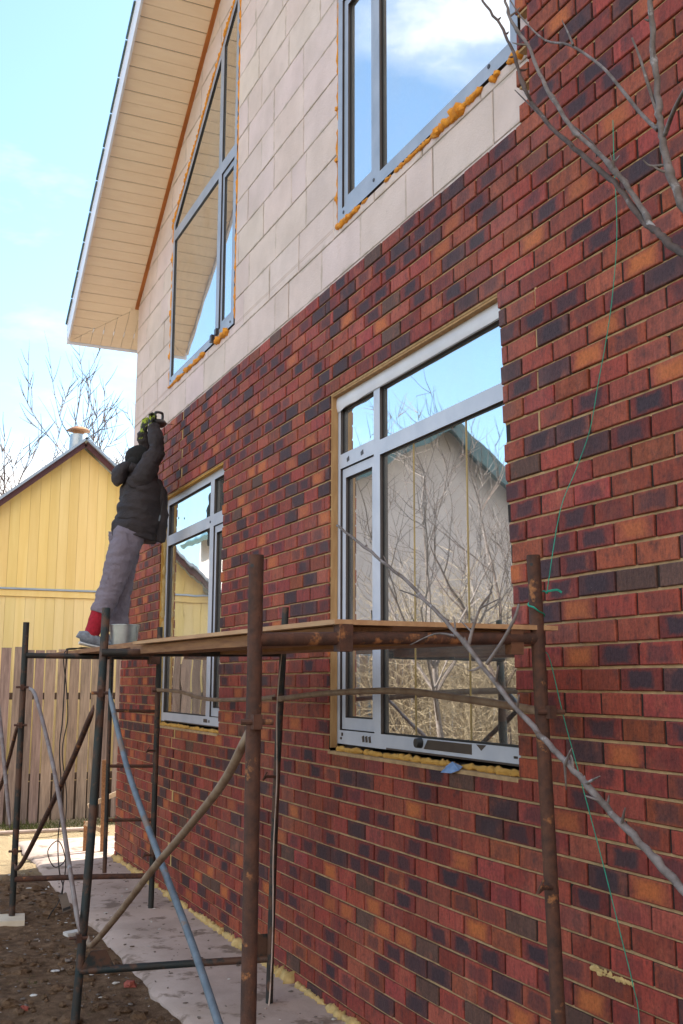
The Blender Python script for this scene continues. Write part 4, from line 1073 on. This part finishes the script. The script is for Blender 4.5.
def shoe(heel, toe, lift):
    h = V(heel); t = V(toe); d = (t-h); b = MB(); s_ = MB()
    d.normalize(); L = (t-h).length; ref = V((0,1,0))
    prof = [(-.02,.020,.030,.040),(.0,.036,.045,.05),(.22,.040,.056,.056),(.42,.042,.046,.046),(.65,.046,.036,.036),(.85,.043,.028,.028),(.97,.028,.018,.018)]
    def up(tq): return V((0,0,lift*(1-min(1,max(0,tq)/.7))**1.3))
    pts = [h+d*(L*q[0])+up(q[0])+V((0,0,.022+q[2])) for q in prof]
    b.tube(pts, 1, 14, ell=[(q[1],q[2]) for q in prof], ref=ref)
    pts = [h+d*(L*q[0])+up(q[0])+V((0,0,.014)) for q in prof]
    s_.tube(pts, 1, 14, ell=[(q[1]+.004,.013) for q in prof], ref=ref)
    o_ = b.build('shoe', M_shoe, pr, smooth=180); s_.build('sole', M_sole, o_, smooth=60)
    l_ = MB()
    for q in (.45,.55,.65):
        c_ = h+d*(L*q)+up(q)+V((0,0,.022+.09-.05*(q-.42)/.5)); l_.tube([c_+V((0,-.03,-.008)), c_, c_+V((0,.03,-.008))], .004, 6)
    l_.build('laces', M_sole, o_, smooth=60)
shoe((-.825,8.77,2.006), (-.545,8.76,2.006), .04)
shoe((-.54,9.0,2.006), (-.27,9.0,2.006), .03)
# jacket
jb = MB()
JP = [(-.372,8.885,2.955),(-.366,8.885,3.02),(-.345,8.885,3.10),(-.335,8.885,3.22),(-.325,8.885,3.34),(-.335,8.885,3.45),(-.355,8.885,3.53),(-.375,8.885,3.585),(-.385,8.885,3.62)]
JE = [(.185,.215),(.202,.228),(.196,.23),(.186,.23),(.178,.232),(.160,.225),(.135,.185),(.09,.115),(.075,.09)]
Q = []; EL = []; sub = 9
for i in range(len(JP)-1):
    for k_ in range(sub):
        t = k_/sub; Q.append(V(JP[i]).lerp(V(JP[i+1]), t)); EL.append(tuple(JE[i][j]+(JE[i+1][j]-JE[i][j])*t for j in (0,1)))
Q.append(V(JP[-1])); EL.append(JE[-1])
EL = [(a*(1+.045*abs(sin((q.z-2.99)/.095*pi))**.6-.01), b_*(1+.045*abs(sin((q.z-2.99)/.085*pi))-.01)) for q, (a, b_) in zip(Q, EL)]
jb.tube(Q, 1, 40, ell=EL, ref=(1,0,0))
# front hem hangs lower and forward
jb.tube(spl([(-.22,8.84,3.46),(-.185,8.83,3.36),(-.178,8.83,3.2),(-.180,8.83,3.06),(-.192,8.84,2.955)],5), 1, 14, ell=[(.05+.02*min(1,i/6)+.004*sin(i*1.9),.12) for i in range(21)], ref=(1,0,0))
def sleeve(P, rad):
    Q = spl(P, 10); n = len(Q); ell = []
    for i in range(n):
        k_ = i/(n-1)*(len(rad)-1); j = min(int(k_), len(rad)-2); r = rad[j]+(rad[j+1]-rad[j])*(k_-j)
        ell.append((r*(1+.05*abs(sin(i*.62))), r*(1+.05*abs(sin(i*.62)))))
    jb.tube(Q, 1, 18, ell=ell, jit=.015, rnd=random.Random(n))
sleeve([(-.40,8.78,3.40),(-.345,8.72,3.50),(-.31,8.69,3.61),(-.258,8.685,3.71),(-.255,8.71,3.83),(-.275,8.765,3.955)], [.092,.098,.080,.070,.060,.050])
sleeve([(-.36,8.99,3.42),(-.32,9.04,3.52),(-.29,9.07,3.64),(-.26,9.08,3.76),(-.275,9.04,3.86),(-.300,8.998,3.955)], [.095,.098,.078,.068,.058,.048])
crumple(jb, .018, 8, .010, 20, (1,1,1.5)); jk = jb.build('jacket', M_jacket, pr, smooth=180)
hd = MB(); hd.tube(spl([(-.43,8.885,3.60),(-.49,8.885,3.58),(-.525,8.885,3.53),(-.525,8.885,3.475),(-.505,8.885,3.44)],5), 1, 18, ell=[(.04+.026*sin(pi*i/20),.085+.045*sin(pi*i/20)) for i in range(21)], ref=(1,0,.3), jit=.02)
hd.tube(spl([(-.46,8.80,3.585),(-.40,8.785,3.57),(-.34,8.80,3.56),(-.30,8.885,3.55),(-.34,8.97,3.56),(-.40,8.985,3.57),(-.46,8.97,3.585)],5), .040, 12)
crumple(hd, .014, 10, .008, 24); hd.build('hood', M_jacket, jk, smooth=180)
zp = MB(); zp.obox((-.19,8.648,3.28),(-.215,8.645,3.14), .007, .007, up=(0,1,0)); zp.obox((-.215,8.638,3.15),(-.225,8.636,3.10), .013, .006, up=(0,1,0), mi=1); zp.build('pocket_zip', [M_black, M_bluep], jk)
hb = MB(); 
hb.tube([HC+V((-.004,0,-.035)),HC+V((-.004,0,-.01)),HC+V((-.004,0,.025)),HC+V((-.004,0,.06)),HC+V((-.006,0,.092)),HC+V((-.008,0,.115)),HC+V((-.01,0,.126))], 1, 22, ell=[(.106,.090),(.112,.094),(.112,.094),(.104,.088),(.082,.07),(.05,.045),(.012,.012)], ref=(1,0,0), jit=.01)
hb.tube([HC+V((-.06,-.05,-.09)),HC+V((-.045,-.04,-.04)),HC+V((-.04,-.03,.0))], [.05,.062,.05], 12); hb.tube([HC+V((-.06,.05,-.09)),HC+V((-.045,.04,-.04)),HC+V((-.04,.03,.0))], [.05,.062,.05], 12)
crumple(hb, .006, 14); hb.build('knit_hat', M_hat, pr, smooth=180)
# drill
dr = empty('hammer_drill', (-.2,8.93,4.04), 'black hammer drill held overhead against the brick edge', 'drill')
a = V((-.255,8.80,3.995)); tip = V((-.002,9.13,4.085)); d = (tip-a).normalized(); upv = V((0,0,1))
b = MB(); b.tube([a-d*.01, a+d*.01, a+d*.12, a+d*.19, a+d*.21], [.026,.040,.042,.036,.026], 14); b.build('drill_body', M_black, dr, smooth=40)
b = MB(); c_ = a+d*.02; b.tube(spl([c_-d*.0+V((0,0,.02)),c_-d*.0+V((0,0,.085)),c_+d*.03+V((0,0,.10)),c_+d*.14+V((0,0,.098)),c_+d*.165+V((0,0,.08)),c_+d*.165+V((0,0,.02))],5), .012, 10); b.build('loop_handle', M_black, dr, smooth=60)
b = MB(); b.tube([a+d*.04-V((0,0,.02)), a+d*.03-V((0,0,.11))], [.019,.022], 10); b.build('grip', M_black, dr, smooth=60)
b = MB(); b.tube([a+d*.205, a+d*.245, a+d*.26], [.017,.019,.010], 12); b.build('chuck', M_black, dr, smooth=40)
b = MB(); b.tube([a+d*.25, tip], [.0045,.004], 8); b.build('drill_bit', M_steel, dr, smooth=60)

# ------------------------------------------------------------------ sky, sun, camera
EL_, AZ = radians(35), radians(14)          # sun stands to +X, a little towards +Y
sd = V((cos(EL_)*cos(AZ), cos(EL_)*sin(AZ), sin(EL_)))
w = bpy.data.worlds.new('World'); SC.world = w; w.use_nodes = True; nt = w.node_tree
bg = nt.nodes['Background']; out = nt.nodes['World Output']
sky = nt.nodes.new('ShaderNodeTexSky'); sky.sky_type = 'NISHITA'; sky.sun_disc = False
sky.sun_elevation = EL_; sky.sun_rotation = atan2(sd.x, sd.y); sky.altitude = 100; sky.air_density = 1.0; sky.dust_density = 1.6; sky.ozone_density = 1.0
hs_ = mixc(nt, 1.0, sky.outputs[0], (.80,.965,1.0), 'MULTIPLY'); nt.links.new(hs_, bg.inputs[0]); bg.inputs[1].default_value = .10
tc = nt.nodes.new('ShaderNodeTexCoord'); sp = nt.nodes.new('ShaderNodeSeparateXYZ'); nt.links.new(tc.outputs['Generated'], sp.inputs[0])
mp = nt.nodes.new('ShaderNodeMapping'); mp.inputs['Scale'].default_value = (1.6,1.6,4.2); mp.inputs['Location'].default_value = (.3,.1,.42); nt.links.new(tc.outputs['Generated'], mp.inputs[0])
n1 = nt.nodes.new('ShaderNodeTexNoise'); n1.inputs['Scale'].default_value = 1.9; n1.inputs['Detail'].default_value = 7; n1.inputs['Roughness'].default_value = .58; nt.links.new(mp.outputs[0], n1.inputs['Vector'])
def WM(op, a, b_=None, clamp=False):
    n = nt.nodes.new('ShaderNodeMath'); n.operation = op; n.use_clamp = clamp
    for i, x in enumerate((a, b_)):
        if x is None: continue
        if hasattr(x, 'links'): nt.links.new(x, n.inputs[i])
        else: n.inputs[i].default_value = x
    return n.outputs[0]
low = ramp(nt, sp.outputs[2], [(.0,.42),(.20,.30),(.28,.05),(.6,.0)])
back = WM('MULTIPLY', WM('ADD', WM('MULTIPLY', sp.outputs[0], -.6), WM('MULTIPLY', sp.outputs[1], -.8), True), .42)   # unseen bright cloud added behind the viewer to fill the shaded wall
side = nt.nodes.new('ShaderNodeMapRange'); side.inputs[1].default_value = -.24; side.inputs[2].default_value = -.06; nt.links.new(sp.outputs[0], side.inputs[0])
low = WM('MULTIPLY', low, side.outputs[0])
vd = nt.nodes.new('ShaderNodeVectorMath'); vd.operation = 'DOT_PRODUCT'; vd.inputs[1].default_value = (-.43,.705,.565); nt.links.new(tc.outputs['Generated'], vd.inputs[0])
puff = nt.nodes.new('ShaderNodeMapRange'); puff.inputs[1].default_value = .975; puff.inputs[2].default_value = .999; puff.inputs[4].default_value = .17; nt.links.new(vd.outputs['Value'], puff.inputs[0])
back = WM('ADD', back, puff.outputs[0])
m_ = ramp(nt, WM('ADD', WM('ADD', n1.outputs[0], low), back), [(.56,.03),(.66,.25),(.80,1)])
cbg = nt.nodes.new('ShaderNodeBackground'); cbg.inputs[0].default_value = (1.0,.985,.97,1); cbg.inputs[1].default_value = .46
mx = nt.nodes.new('ShaderNodeMixShader'); nt.links.new(m_, mx.inputs[0]); nt.links.new(bg.outputs[0], mx.inputs[1]); nt.links.new(cbg.outputs[0], mx.inputs[2]); nt.links.new(mx.outputs[0], out.inputs[0])
L = bpy.data.lights.new('Sun', 'SUN'); L.energy = 3.6; L.angle = radians(.53); L.color = (1,.93,.82)
so_ = bpy.data.objects.new('Sun', L); COL.objects.link(so_); so_.rotation_euler = sd.to_track_quat('Z','Y').to_euler(); so_.location = (20,5,20)

F, TH, RO, PS = 1039.24, radians(9.3691), radians(.1568), radians(24.3373)
fw = V((sin(PS)*cos(TH), cos(PS)*cos(TH), sin(TH))); r_ = V((cos(PS), -sin(PS), 0)); u_ = r_.cross(fw)
r2 = r_*cos(RO)+u_*sin(RO); u2 = -r_*sin(RO)+u_*cos(RO)
cam = bpy.data.cameras.new('Camera'); cam.sensor_fit = 'VERTICAL'; cam.sensor_height = 24; cam.lens = F/1024*24; cam.clip_end = 2000; cam.clip_start = .05
co = bpy.data.objects.new('Camera', cam); COL.objects.link(co)
co.matrix_world = Matrix(((r2.x,u2.x,-fw.x,-2.42),(r2.y,u2.y,-fw.y,0),(r2.z,u2.z,-fw.z,1.735),(0,0,0,1)))
SC.camera = co
SC.view_settings.view_transform = 'Standard'; SC.view_settings.look = 'None'; SC.view_settings.exposure = 2.12; SC.view_settings.gamma = 1
SC.cycles.max_bounces = 8; SC.cycles.diffuse_bounces = 4; SC.cycles.glossy_bounces = 4; SC.cycles.transparent_max_bounces = 12
try: SC.cycles.use_denoising = True
except Exception: pass
